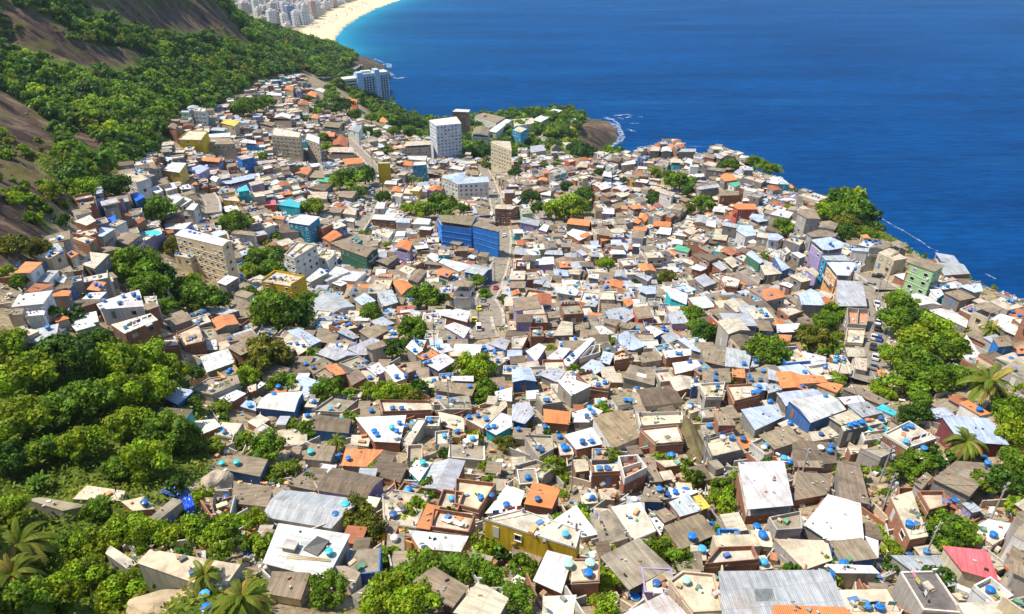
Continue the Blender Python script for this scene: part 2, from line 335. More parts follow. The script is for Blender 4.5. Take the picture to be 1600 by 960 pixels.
def grid_mesh(name, X, Y, Zz, colors, mname, shade=True):
    r, c = X.shape; me = bpy.data.meshes.new(name)
    idx = np.arange(r * c).reshape(r, c); q = np.stack([idx[:-1, :-1], idx[:-1, 1:], idx[1:, 1:], idx[1:, :-1]], -1).reshape(-1, 4)
    me.vertices.add(r * c); me.vertices.foreach_set('co', np.stack([X, Y, Zz], -1).astype(np.float32).ravel())
    me.loops.add(q.size); me.loops.foreach_set('vertex_index', q.ravel().astype(np.int32)); me.polygons.add(len(q)); me.polygons.foreach_set('loop_start', np.arange(0, q.size, 4, dtype=np.int32))
    me.update(calc_edges=True)
    for nm, cc in colors.items():
        a = me.color_attributes.new(nm, 'FLOAT_COLOR', 'POINT'); a.data.foreach_set('color', np.concatenate([cc.reshape(-1, 3), np.ones((r * c, 1))], 1).astype(np.float32).ravel())
    if shade: me.polygons.foreach_set('use_smooth', np.ones(len(q), bool))
    me.materials.append(MAT[mname]); me.update(); o = bpy.data.objects.new(name, me); col.objects.link(o); return o
# ---- traced roofs: outline of each roof (tile origin on T lines, quarter pixels of the survey photo) ----
# outline | roof wall height [name=label for landmarks]
ROOFS = """
T 0 480
0,160 145,115 160,130 0,215|g k 4
60,190 170,130 240,150 110,215|c k 3
165,28 285,18 275,48 150,58|w w 6
60,8 150,8 140,45 40,55|n k 5
375,40 435,70 350,95 330,75|o k 3
440,110 560,75 600,115 475,150|w k 3
695,110 940,40 985,80 780,165|c r 8|brick block with a walled flat roof beside the dense trees
985,215 1090,175 1120,250 990,265|c r 4
1100,170 1240,110 1280,220 1150,250|c r 5
1320,75 1460,45 1495,105 1340,155|o n 6|orange sheet roof house above the white lilac roof
1265,30 1340,0 1500,20 1400,50|g n 5
1460,30 1560,10 1585,60 1490,75|n n 5
1255,140 1330,130 1370,190 1280,210|e n 3
1285,210 1350,200 1360,265 1295,270|w k 3
1250,310 1425,258 1470,345 1290,410|w n 5|pale lilac white sheet roof house beside the tree mass
1200,510 1300,450 1480,420 1500,480 1330,550 1230,530|e c 2.5
1000,560 1070,495 1215,520 1110,610|b B 4|light blue sheet roof half under tree branches
955,690 1010,625 1210,640 1150,715|d l 4
1310,550 1420,495 1540,540 1440,600|w r 4
1500,620 1540,580 1600,590 1600,650|b n 3.5
1190,715 1340,700 1380,745 1250,800|c r 2.5
1380,720 1520,730 1460,825 1340,800|c c 2.5
1545,500 1600,480 1600,520 1560,530|c r 4
T 400 480
352,-45 500,-90 620,-5 455,52|g w 5|broad pale grey sheet roof beside the green grove
190,150 270,130 410,210 340,245|b n 5
230,230 300,200 345,250 265,300|c r 5
455,125 590,95 640,125 520,150|c r 6
505,155 560,127 650,188 605,200|g B 6
640,150 760,105 830,145 720,205|n n 5
710,90 790,60 870,100 780,130|g n 5
565,260 730,190 790,215 690,300 650,300|g n 5
680,250 790,205 820,240 720,270|n c 7
370,290 500,245 650,300 500,335|g n 5
310,370 420,315 480,350 360,420|n n 4
370,425 430,388 490,430 440,470|n n 5
425,370 500,350 570,415 490,430|o n 6
520,355 640,310 750,370 620,400|e c 4
560,420 640,388 690,440 600,490|n r 5
690,380 770,345 810,400 750,430|w v 5
795,380 860,355 950,440 870,470|w k 5
890,390 940,365 1000,410 950,430|e r 5
935,250 975,205 1045,270 1000,300|w c 6
1005,305 1110,270 1150,300 1040,330|o c 6
1040,345 1170,285 1250,335 1140,400|w n 6
1090,250 1190,225 1240,270 1150,290|w c 5
1150,50 1250,10 1340,25 1320,95|w r 6
1170,120 1240,95 1340,130 1300,195|w v 6
870,50 960,40 1000,80 900,110|c r 5
1205,280 1300,275 1310,310 1210,310|c r 5
1450,230 1530,190 1590,210 1560,270|g c 5
1440,340 1540,290 1560,340 1500,380|c c 5
1220,432 1360,430 1360,465 1230,460|w n 6
1110,465 1380,480 1350,555 1115,520|n c 5
1490,530 1600,500 1600,590 1510,580|w k 4
1130,580 1330,555 1350,640 1180,640|e c 3
770,595 1090,600 1100,660 790,670|c r 4
1140,655 1300,690 1300,780 1160,740|c r 3
1310,700 1560,580 1570,620 1420,760|c r 5
1430,760 1530,660 1600,680 1600,745 1500,800|w l 5
0,630 80,540 300,525 240,655|w B 5|big bright white sheet roof with dark blue walls
110,535 130,495 195,495 190,535|o k 4
190,530 205,475 280,480 270,520|c w 4
0,500 30,465 60,480 0,520|w n 4
350,660 480,570 640,590 540,670|e c 3
310,765 370,670 600,700 580,790|d B 5|wide dark brown roof above the spiky palm
620,690 940,675 900,850 735,840|w r 5|white slab roof crowded with blue tanks
905,850 1010,700 1060,705 955,880|c c 4
340,850 500,870 465,965 290,950|n c 4
560,884 800,892 690,1000 530,990|o n 4|peach orange sheet roof between dark roofs
1210,860 1430,870 1430,960 1200,940|e c 4
1120,790 1210,780 1200,850 1120,860|c c 3
160,780 320,770 320,860 180,870|c c 2.5
600,800 720,800 700,870 590,860|c c 2.5
T 800 480
575,20 700,0 790,45 690,110 610,80|g n 6
960,40 1060,20 1110,100 1000,105|g v 6
255,180 310,85 380,95 380,175|k n 6
215,100 270,80 295,120 220,130|n n 5
245,70 370,45 400,60 280,85|g k 6
390,115 480,90 480,130 395,150|n k 5
515,120 570,115 640,165 560,180|w k 5
570,70 690,80 650,120 570,95|n k 5
680,92 780,112 740,140 670,122|n k 5
640,180 720,150 840,240 760,270 700,265|b n 5
830,125 870,115 950,155 890,190|w B 6
930,180 1000,150 1060,190 970,230|g n 5
1030,200 1080,190 1200,290 1130,270|b n 5
85,275 170,225 215,250 150,345|w v 5
0,195 100,185 60,265 0,265|c r 4
215,320 300,250 370,260 300,340|w v 6
310,342 490,190 520,200 350,382|w v 6|long narrow white terrace roof running uphill
160,420 240,375 340,400 280,470|g n 4
280,460 340,435 500,490 370,555|w c 7|notched white sheet roof on a tall grey block
400,430 500,410 620,480 600,530 490,515|c r 5
415,390 500,325 550,340 590,380 520,420|b n 4
545,340 570,275 640,290 610,360|b n 5
490,270 545,260 550,310 420,350|r r 4
640,300 700,280 760,330 640,350|c r 5
690,440 740,355 900,400 890,490|n n 5|grey brown tilted roof over a brick yard
770,515 980,490 1075,595 820,625|d k 4|dark roof with two white skylights
810,285 900,275 940,330 810,350|n c 4
940,270 1120,260 1120,300 960,320|w r 5
1000,350 1150,330 1190,380 1020,420|w r 4
1180,240 1340,270 1330,370 1200,340|n n 5
1340,250 1500,280 1480,385 1330,370|g n 5
1505,320 1550,330 1540,370 1490,380|g n 4
1375,385 1455,385 1460,445 1375,435|o r 5
1190,390 1360,380 1370,470 1190,480|n c 5
1170,490 1330,480 1310,575 1210,575|c c 6
1115,455 1170,450 1170,490 1120,500|w B 6
1340,500 1500,490 1550,560 1390,600|c r 5
1480,480 1600,470 1600,520 1530,520|b n 5
0,385 120,380 155,465 0,470|b B 6
0,610 100,590 150,655 80,730 0,710|g B 5
150,550 260,520 320,600 190,620|c n 5
195,635 370,655 360,735 200,720|o r 5|orange roofed house with brick front below a peach terrace
375,660 500,620 570,650 480,720 380,720|w c 4
500,680 690,640 805,810 630,885|T w 5|broad tan brown roof with white front
325,800 500,750 575,855 400,890|w r 6|flat white roof with three tanks at its lower edge
780,680 1060,670 1070,740 800,760|c c 3
800,770 1035,745 1075,850 900,865|c r 5|bare concrete slab roof beside the brown rock slope
80,810 250,815 260,900 170,950|e c 4
500,890 620,890 640,960 500,960|e c 4
1170,640 1270,630 1280,690 1190,700|e c 4
1260,640 1360,680 1410,740 1290,740|n r 5
1430,640 1620,608 1690,690 1520,770|b n 5
1200,840 1380,790 1440,900 1250,945|c n 5
1180,740 1250,730 1270,790 1200,810|e c 4
1540,800 1730,735 1815,835 1640,890|n n 5
T 1200 480
40,110 220,100 170,155 60,160|w B 6
65,170 150,175 140,215 75,215|o r 4
60,10 150,0 220,30 130,60|c r 6
165,340 215,278 365,310 355,425|w n 5|cream white sheet roof beside the olive trees
385,350 525,370 520,420 385,405|k n 5
480,250 600,260 610,310 500,310|k n 5
540,312 620,320 620,400 545,385|k c 5
488,30 628,40 608,140 492,130|r c 6|unfinished red brick storey above the parked cars
492,140 605,146 590,238 482,230|c k 5
175,420 350,430 375,470 200,480|o k 5|stepped orange roof above the white sheet roofs
300,485 365,467 475,485 430,535|o k 4
-10,475 60,480 90,515 0,540|g n 5
0,380 150,440 100,470 0,450|g n 5
50,535 280,510 350,552 110,620|b n 5
120,580 380,545 490,640 265,725|w B 6|great pale grey white sheet roof on dark walls
380,690 520,640 590,700 460,740|k n 5
495,610 620,590 720,660 590,690|g c 5
440,565 580,550 610,590 480,610|w r 5
460,510 560,495 770,590 700,610|n n 4
670,630 720,605 810,660 790,680|l w 4
460,745 740,690 755,715 475,775|c n 6|long brick block carrying a row of six blue tanks
250,780 380,770 400,820 280,840|k c 4
150,850 200,830 430,850 430,975 160,1000|d c 5
0,620 60,600 95,690 0,705|g n 5
720,800 880,720 1050,830 870,890|c r 6|square brick house with walled roof terrace
880,880 980,860 1040,930 950,950|w r 4
1080,675 1380,695 1510,862 1200,840|b M 6|pale blue sheet roof over dark red walls
1190,600 1250,580 1395,665 1330,680|o w 5
1000,640 1100,625 1170,670 1050,700|b c 4
1400,190 1500,175 1540,240 1440,250|n b 6
1380,80 1450,40 1600,80 1600,200 1480,150|w n 5
1000,20 1150,20 1250,80 1240,130|w n 5
1190,260 1240,170 1330,300 1260,360|w c 3
1550,250 1610,232 1620,290 1562,292|o b 7
680,390 730,395 735,440 690,430|o B 3
580,800 720,780 730,830 600,850|e c 4
500,870 620,860 620,900 520,920|c r 4
570,900 700,860 790,920 700,960|e c 4
T 0 720
455,240 545,155 780,190 760,250|c c 2 np
760,255 900,225 965,300 830,312|c r 4 np
930,360 1080,235 1140,255 970,388|e c 6.5 np|mud brown shack under bright blue tarpaulin
160,240 260,230 560,280 390,312|e c 4 np
860,640 940,555 1500,650 1380,820|c c 1.5 np|large concrete slab holding two light blue tanks
660,580 690,530 860,640 800,680|c c 1.5 np
T 300 720
220,60 280,-45 475,-8 425,100|n B 5
245,265 260,140 510,160 470,290|n c 4
T 400 720
30,350 165,178 675,245 470,425|g w 4|wide pale grey flat roof behind the white slab
40,640 140,390 590,460 440,745|w c 7|bright white slab roof with black tarp and wooden poles
190,150 340,40 450,50 370,190|n n 4
375,185 480,42 800,110 690,235|d v 4|long dark brown roof with purple shaded end
690,70 760,0 955,20 900,140|d r 4
950,60 1000,-5 1100,10 1020,130|w l 4
1030,170 1110,10 1310,0 1220,220|g r 5|tall pale lilac grey sheet roof by the brick terrace
1250,130 1500,160 1390,330 1240,290|c r 5
1110,320 1370,360 1330,470 1090,435|c r 6|walled roof terrace with two white loungers
950,432 1330,474 1280,570 1020,550|w o 5
1000,420 1070,265 1150,290 1085,432|o n 7
790,230 850,180 1080,220 1000,420 800,390|c c 4
100,690 340,700 280,870 60,830|n k 4
600,840 770,730 810,770 640,880|e c 4
500,660 560,660 650,700 600,800|e c 4
930,790 1110,660 1330,790 1230,920|n n 4|brown grey corrugated gable roof in the lower greenery
1230,950 1390,750 1580,860 1500,1010|k n 4
1430,330 1570,150 1680,190 1640,320|w k 5
1430,368 1650,308 2030,440 2000,552|c Y 8.6 pw|long yellow house with white parapet terrace
1310,640 1360,570 1480,600 1450,660|e c 3
T 800 720
75,270 130,130 305,175 250,300|o r 6|bright orange roof on a tall brick house
260,370 400,275 540,460 440,480|w k 4
490,340 600,310 730,480 570,530|e c 4
620,290 800,260 900,440 760,500|c c 4|pale concrete slab roof streaked with stains
800,255 830,160 960,170 940,260|n B 5
980,260 1100,205 1190,310 1050,350|g r 6
1130,225 1180,210 1240,290 1180,310|y r 5
970,240 980,165 1180,190 1120,215|w k 4
890,320 960,295 1030,355 950,390|n n 4
945,410 1180,325 1280,460 1050,560|n r 5|square grey brown roof with one blue tank
850,340 880,330 950,400 930,470|w r 4
1255,470 1520,460 1560,540 1290,560|c k 5
1280,562 1500,555 1540,640 1200,670|c r 4
1000,580 1180,562 1200,690 1040,690|n c 4
550,600 790,480 1000,670 730,810|N r 7|patched corrugated roof with white skylight sheets
380,620 550,620 545,760 370,770|c r 7
220,560 380,600 310,830 130,750|w r 5
0,540 230,550 170,640 0,600|n n 4
200,850 400,840 380,960 190,960|c r 4
660,975 960,820 1120,985 760,1100|w b 6|white roof with sky blue edge at the bottom
980,760 1060,700 1260,720 1320,950 1130,960|c k 5
1290,690 1980,682 2130,985 1320,1050|g n 6|huge bluish grey sheet roof at the bottom edge
490,30 670,20 700,80 500,90|c r 6
660,10 780,0 840,80 700,150|r r 6|roofless red brick shell beside three tanks
800,-20 870,-15 945,130 860,135|n n 5
900,0 1060,-5 1090,20 960,40|c r 4
20,50 150,10 270,60 200,110|e c 4
540,180 650,170 640,245 560,240|c c 3
380,-5 470,-10 480,60 400,70|c r 5
T 1200 720
-188,10 100,0 160,280 -130,305|w r 7|tall bright white sheet roof on brick beside the alley
180,60 400,85 380,210 160,250|n r 4
180,0 340,0 350,45 190,40|n r 5
430,0 570,10 640,275 445,230|n n 5
225,400 375,210 580,265 600,490 380,500|w n 5|angular off white sheet roof beside brown roofs
380,505 590,480 690,610 450,640|n B 4
605,470 690,500 690,610 680,610|w k 4
360,645 650,655 700,705 430,702|w k 5
450,810 740,805 830,960 490,960|c k 4|concrete slab roof behind a peach parapet wall
30,900 480,915 560,985 30,985|o n 8|bright orange sheet roof at the bottom edge
825,700 1040,695 1220,960 970,940|D c 7|charcoal mottled roof on a tall grey block
765,590 1065,595 1200,775 1050,800|g c 4
1085,530 1375,560 1445,755 1215,690|p k 7|pinkish red sheet roof on a beige block
1150,830 1390,800 1380,880 1200,870|c k 4
1555,320 1610,310 1600,640 1500,720|n c 3 nw
1480,728 1550,748 1480,910 1405,885|e c 3 np
930,210 1090,210 1110,300 1000,330|c r 5
1085,260 1110,210 1200,270 1190,310|t r 5
1030,115 1175,0 1440,20 1260,225|n n 5|wide brown roof beneath the dark palm grove
910,140 990,70 1030,100 960,180|n c 4
1310,400 1380,365 1520,390 1460,500|w c 3
770,230 900,190 1000,470 890,490|c r 6|narrow brick terrace strewn with orange brick rubble
1190,890 1430,880 1470,970 1230,970|c k 5
0,370 200,330 210,440 50,450|e c 4
40,490 370,500 400,620 230,680|c c 4
T 0 240
755,145 830,110 930,160 850,185|c w 10
810,255 860,240 905,270 850,300|B B 8
1015,105 1075,55 1165,60 1120,120|w y 9|yellow house with flat white roof near the rock foot
1010,30 1040,20 1070,30 1050,50|w k 6
1245,45 1310,25 1395,30 1370,55|o v 7
1165,100 1250,70 1310,90 1240,130|b v 6
935,225 980,195 1020,230 980,250|w k 6
1000,195 1085,180 1110,215 1040,235|w k 6
1115,205 1180,190 1195,220 1130,225|w k 6
1480,20 1540,5 1590,25 1510,40|c b 10|sky blue house on the upper left slope
1355,190 1400,165 1590,125 1590,155 1440,190|b v 5
1310,160 1340,140 1380,150 1350,180|w c 5
1480,220 1540,195 1560,230 1490,240|l l 9
1385,280 1470,265 1500,300 1390,290|c y 6
1000,275 1100,262 1155,270 1085,320|w k 6
1080,312 1160,272 1200,290 1130,332|w k 7
1160,350 1200,310 1240,315 1210,355|w w 9
1390,340 1480,325 1500,360 1410,365|w c 5
440,350 560,345 575,365 470,390|n w 5
465,425 560,385 600,420 540,450|c r 6
450,500 600,470 610,500 560,520|c r 4
660,410 720,385 725,425 690,430|B w 6
710,375 810,375 830,400 750,415|t r 5
790,440 870,400 910,410 830,465|t r 5
570,510 630,460 720,470 640,520|b c 5
680,450 740,420 790,430 730,460|c w 7
690,560 750,500 880,510 800,570|n n 4
640,550 690,520 715,530 670,570|n n 4
880,500 1000,465 1020,480 900,550|c v 6|lilac house with a turquoise pool on its roof
1030,470 1080,440 1200,430 1150,475|w v 6
1090,510 1170,470 1450,545 1390,580|w K 17|cream apartment block with white roof and tank row
1090,640 1180,590 1250,620 1190,660|c K 8
1440,500 1470,480 1600,490 1590,515|n w 8
450,540 530,520 605,540 560,580|c r 5
230,655 290,615 400,610 320,660|c k 6
385,640 450,605 495,625 440,655|o k 7
500,690 560,615 680,630 590,720|c n 6
80,750 160,675 265,680 190,745|o w 6
230,800 300,730 370,730 300,805|g w 5
350,800 390,760 420,770 400,810|w k 5
150,870 220,810 340,820 250,860|t w 4
70,960 120,880 330,855 270,940|w w 5
315,895 350,855 450,855 430,890|o n 5
540,850 590,795 665,805 620,860|o n 5
510,910 560,870 670,865 620,910|w n 5
597,935 870,850 900,955 622,975|w w 8|white flat roof carrying a cluster of blue tanks
900,900 980,895 990,960 920,960|c c 5
1355,805 1420,760 1490,775 1410,825|w n 7
1450,880 1510,850 1590,875 1540,905|n w 5
560,600 680,580 760,590 650,620|n k 4
370,730 440,700 460,735 400,750|n k 5
T 400 240
200,430 280,380 400,395 330,450|w t 11|white roofed teal blue block on the left slope
120,500 160,440 280,435 270,490|d c 6|dark red brown gable roof on a grey house
130,320 210,280 280,310 270,340|l l 8
45,300 120,290 130,320 45,325|p p 5
330,150 370,105 450,110 420,155|n n 5
370,170 430,145 490,150 470,185|G k 4
320,215 400,190 480,190 430,235|d n 5
320,280 330,240 450,240 440,285|k c 6
510,270 530,235 630,235 600,280|n n 6
240,125 260,95 350,95 320,135|o k 5
540,35 660,25 670,60 560,70|o k 5
760,64 768,56 832,54 838,62|c Y 16 nw|tall mustard yellow house beside the uphill street
980,75 990,55 1060,50 1068,70|c t 13
905,70 930,40 980,55 975,80|o k 6
930,35 950,15 1070,15 1060,45|w k 6
1060,125 1070,100 1140,105 1140,135|n M 6
1155,152 1250,120 1330,150 1260,195|b w 12|pale bluish roofed school block with window bands
1262,192 1320,152 1450,145 1457,178|b w 12
1185,90 1200,70 1300,85 1290,105|w k 5
800,190 810,170 880,170 880,195|w k 5
840,240 860,205 910,215 905,245|o k 5
915,250 930,215 980,225 980,255|c k 5
850,265 870,245 920,250 905,275|c w 7
740,345 760,305 810,305 800,345|w w 6
720,410 740,380 890,390 870,420|w r 6
870,430 890,400 970,405 960,435|b w 6
975,440 1010,400 1095,410 1080,445|w w 6
1127,382 1395,392 1345,452 1152,426|n b 15 nw|long bright blue building with grey roof
1352,452 1400,408 1525,465 1515,490|n b 15 nw
1490,345 1510,318 1650,330 1600,350|k r 11|brick block of three open storeys by the street
180,640 260,560 380,580 240,665|c w 13|pale grey apartment block with solar panels
390,650 440,610 500,620 450,670|c w 10
520,590 600,560 765,590 690,650|n g 9|dark green block with grey roof and balconies
860,585 900,545 980,555 960,610|o v 9|orange hipped roof house in the middle
740,670 850,640 900,640 820,700|n n 6
410,790 500,705 590,735 440,800|w w 6|long white building in the middle left
590,735 690,742 620,800 510,790|w w 5
35,800 120,740 310,775 220,830|c Y 9|broad yellow house with cream roof and three tanks
305,790 400,715 460,740 340,805|w c 6
470,810 520,790 570,810 530,830|w n 5
610,910 680,870 750,920 660,950|b k 5
750,860 850,850 890,930 790,960|g n 6
845,800 940,795 985,830 910,885|o n 5|fiery orange tile roof among grey roofs
1065,640 1100,620 1170,650 1120,680|w n 5
1140,680 1170,655 1360,700 1270,740|w k 5
1120,750 1160,715 1250,740 1200,775|o g 6
1300,740 1360,690 1480,720 1420,765|g B 7
1225,830 1260,790 1370,800 1340,835|n w 10|four storey white block with grey roof by the alley
1200,895 1240,860 1280,870 1250,905|o k 5
945,790 1000,725 1070,735 1010,810|n n 6
890,730 930,700 1000,720 960,760|c k 5
965,700 1010,660 1050,680 1000,710|c r 6
1050,690 1080,670 1180,690 1160,700|n n 5
1015,475 1030,455 1110,460 1090,480|w r 6
740,490 800,470 860,490 830,530|c w 6
410,530 480,480 540,510 460,555|o o 6
980,570 1060,545 1080,590 1000,600|w k 5
460,560 560,530 640,560 520,585|n n 5
1210,560 1230,540 1300,550 1270,575|n n 5
1250,610 1270,580 1330,580 1320,610|n r 6
1320,650 1340,630 1380,640 1360,660|b r 5
90,400 110,390 185,395 170,415|o k 5
540,375 560,345 630,350 620,385|k k 5
560,420 590,400 620,410 610,430|w k 5
440,370 450,330 550,340 530,370|n c 5
1385,640 1400,615 1460,620 1440,650|n k 5
T 800 240
125,700 130,650 260,645 265,690|w v 6|brilliant white sheet roof in the village centre
340,440 365,405 490,415 485,455|o n 7|long orange roof below the green grove
45,430 60,395 180,420 165,455|g v 6
165,475 200,440 235,450 215,490|w v 6
340,500 380,470 520,500 420,545|w r 5
560,375 570,340 640,345 640,380|w v 5
680,345 690,325 725,330 720,350|o k 5
715,365 750,350 765,370 730,380|o k 4
790,400 800,370 860,395 830,430|o r 5
755,430 770,400 810,420 790,440|o r 5
880,455 900,420 1000,425 990,460|o r 5
755,480 760,455 850,460 840,485|o k 5
905,500 925,460 1000,465 990,510|w n 6
745,530 760,480 830,490 820,535|n w 8
990,570 1000,540 1070,545 1065,575|w k 5
1010,600 1030,570 1120,590 1100,620|G w 6
1020,510 1040,475 1100,485 1090,520|w k 6
1210,450 1220,415 1275,425 1275,465|w k 6
1250,535 1265,505 1350,510 1340,545|k r 6
1400,480 1420,445 1500,450 1530,510 1460,520|b w 8
1480,400 1500,375 1580,385 1600,420 1540,430|b c 6
1380,330 1400,310 1520,315 1535,350 1410,350|o p 9|orange roofed house with red open balconies
1300,150 1320,125 1380,130 1410,165 1330,175|o n 6
1350,185 1420,175 1430,195 1390,210|G w 5
1290,250 1310,230 1400,235 1425,260 1300,265|n r 7
610,630 620,600 700,605 715,630|w r 6
750,580 760,565 800,565 800,585|w n 6
400,610 430,600 480,630 440,640|g v 5
200,630 220,605 310,605 320,635|g n 5
895,720 900,680 960,675 965,720|w w 5
965,720 1000,700 1045,720 1030,745|w k 5
640,770 650,725 730,740 720,780|g v 6
770,760 790,745 880,770 850,800|g n 6
475,775 480,750 545,755 540,785|w n 6
130,810 150,765 215,780 190,820|g n 6
190,830 215,790 245,810 240,840|g n 6
265,835 380,830 420,860 400,890 280,870|w c 5
780,850 800,825 900,830 910,875 840,880|b w 7
960,850 1000,840 1100,880 1090,945 990,905|w l 6
1020,840 1070,805 1155,850 1100,870|b l 6
1135,780 1205,750 1275,810 1200,835|g n 6
1250,690 1270,665 1350,715 1310,735|g r 6
1320,660 1370,640 1440,690 1380,715|k n 5
1120,720 1150,690 1225,715 1180,735|w r 6
1030,660 1060,650 1140,670 1130,700|c n 5
1460,630 1500,605 1580,680 1550,690|b g 8
1550,700 1600,690 1600,760 1580,760|k n 6
1300,780 1330,760 1430,790 1410,840 1330,830|c r 6
1400,740 1450,720 1560,770 1540,830|e c 5
690,915 740,900 765,935 720,960|o n 6
450,950 490,915 545,925 520,960|g n 5
175,255 190,235 245,235 240,265|w k 6
565,140 575,110 620,115 625,150|w B 6
680,75 720,45 790,35 770,65|w k 6
525,85 540,60 580,65 570,90|w k 5
985,55 1000,30 1055,35 1060,60|k l 8
350,215 380,200 430,210 420,235|n w 7
155,170 170,150 225,155 220,175|o k 6
390,90 420,60 480,55 470,90|k k 5
920,245 950,230 1020,245 1000,270|k w 9
1250,360 1265,330 1330,335 1330,370|w k 6
1140,430 1160,385 1230,400 1215,440|g k 6
420,510 470,490 500,510 430,530|o k 5
550,530 600,515 610,540 560,550|o r 7
385,730 400,720 470,740 450,780|d n 5
0,860 40,845 50,870 0,890|o k 5
0,290 30,275 60,290 30,315|w k 5
1150,210 1290,190 1300,210 1180,225|g n 7
1110,130 1200,125 1200,145 1130,150|w n 6
1190,65 1230,45 1310,70 1270,85|c n 6
1210,100 1240,85 1340,95 1330,115|n n 6
1435,150 1480,140 1590,170 1560,190|c n 5
1440,90 1500,85 1510,105 1450,105|g n 5
1530,290 1560,275 1600,280 1600,320|b n 6
T 1200 240
10,380 70,345 160,370 130,405 60,390|w k 5
180,370 200,345 290,345 330,410 240,405|n c 9
240,500 320,475 450,490 420,520 270,520|n c 7
0,540 0,500 60,500 100,525 60,545|b w 7
100,540 150,525 230,545 200,575|c n 6
270,540 390,520 480,560 470,590 380,605 340,600|b v 10|light blue white roof with tanks near the sea cliff
335,640 480,635 530,672 360,668|g t 10
365,678 520,678 550,700 510,765 430,760|w o 10|tall white roofed block at the head of the car street
430,792 590,800 620,955 440,955|g k 8|long pale sheet roof running along the car street
565,570 600,545 680,560 640,590|w k 5
575,510 620,505 640,530 600,530|o k 6
630,590 690,550 780,575 720,600|n c 9
690,620 760,590 870,655 790,670|c k 8
520,592 640,592 630,615 520,605|b w 7
885,685 950,655 1105,705 1040,740|n G 12|light green house with open loft above the sea
1200,830 1250,815 1330,810 1345,860 1290,870|b n 6
1000,825 1060,815 1160,810 1190,840 1100,850|w n 6
1010,850 1080,845 1100,880 1060,905|w w 6
1100,870 1190,850 1300,900 1200,920|n n 6
870,890 980,885 1090,950 950,950|w w 5
190,870 310,865 360,950 210,945|b n 7
135,765 190,745 275,790 210,805|k n 6
230,725 280,710 320,750 300,775|k v 7
70,815 110,800 160,820 140,840|w r 6
145,620 190,615 240,640 200,655|w n 7
70,610 110,590 140,620 110,640|c w 7
35,640 50,640 140,715 90,735|b B 7
0,700 20,695 90,750 0,760|k n 6
95,200 150,195 165,215 105,220|o k 5
70,285 150,275 190,290 110,295|w r 5
T 400 0
1225,698 1250,682 1340,686 1330,702|w r 26|pinkish brick tower with white roof by the shore
310,600 320,575 380,580 375,610|o k 7
555,630 570,610 635,625 630,650|o p 8
255,655 265,630 330,635 325,660|t k 7
360,560 400,550 435,560 420,580|w k 7
60,595 80,575 160,585 160,600|w k 7
160,560 180,540 235,545 230,570|o k 7
95,850 110,800 280,830 270,865|c k 17|beige stepped apartment block with a red canopy
310,870 330,835 400,860 395,900|w k 17
395,850 410,825 500,830 490,855|o r 8
410,790 440,760 540,770 520,800|n c 8
570,810 600,785 665,790 640,830|g w 10
665,810 680,780 720,790 710,840|k G 7
470,910 500,850 580,870 570,920|t r 7
450,950 480,920 600,920 620,955|k k 8
920,915 940,885 1090,880 1095,905|k k 13|beige four storey block below the white tower block
790,800 810,780 860,790 840,810|w k 8
770,760 790,730 830,760 810,770|o k 7
105,740 120,715 220,720 215,745|w k 8
20,770 40,750 120,770 100,790|n k 8
345,740 360,715 390,720 385,745|o k 7
1345,840 1370,795 1460,800 1450,850|n w 13
1450,820 1560,745 1600,750 1500,830|w w 12
1365,725 1420,705 1560,735 1500,770|n w 12|white school wing with grey roof by the sea
1465,892 1500,880 1590,885 1598,945|k K 22|tall beige apartment block on the seaward street
T 800 0
125,750 260,680 315,690 180,765|w k 8|long white roofed hall on the green headland
0,815 40,790 100,808 55,832|c t 16|bright blue end wall block near the headland
930,950 940,920 1000,925 1000,950|w n 8
1040,950 1060,930 1150,930 1150,950|g n 8
860,945 880,915 925,920 920,945|k n 7
1080,920 1100,900 1170,905 1160,925|k n 8
1170,930 1190,910 1240,930 1220,950|w n 7
330,752 362,736 402,745 372,762|w k 7
0,748 128,738 140,772 20,790|c w 10
110,915 190,905 215,940 120,955|g k 7
215,900 262,880 300,905 250,930|n k 6
320,800 372,790 392,815 330,828|o k 6
300,880 338,868 372,895 335,912|k k 6
T 0 0
1115,872 1180,820 1300,825 1260,875|c Y 9|ochre yellow house below the forest
1260,905 1300,860 1440,865 1470,900|n k 9
1300,840 1440,830 1440,858 1310,860|w k 9
1310,815 1330,795 1410,800 1400,820|g l 8
1380,770 1390,742 1500,760 1465,790|y k 8
1035,800 1050,775 1110,780 1095,810|n r 8
1210,700 1230,675 1290,685 1280,705|c w 11
1490,890 1530,870 1600,880 1600,900|w b 7
"""
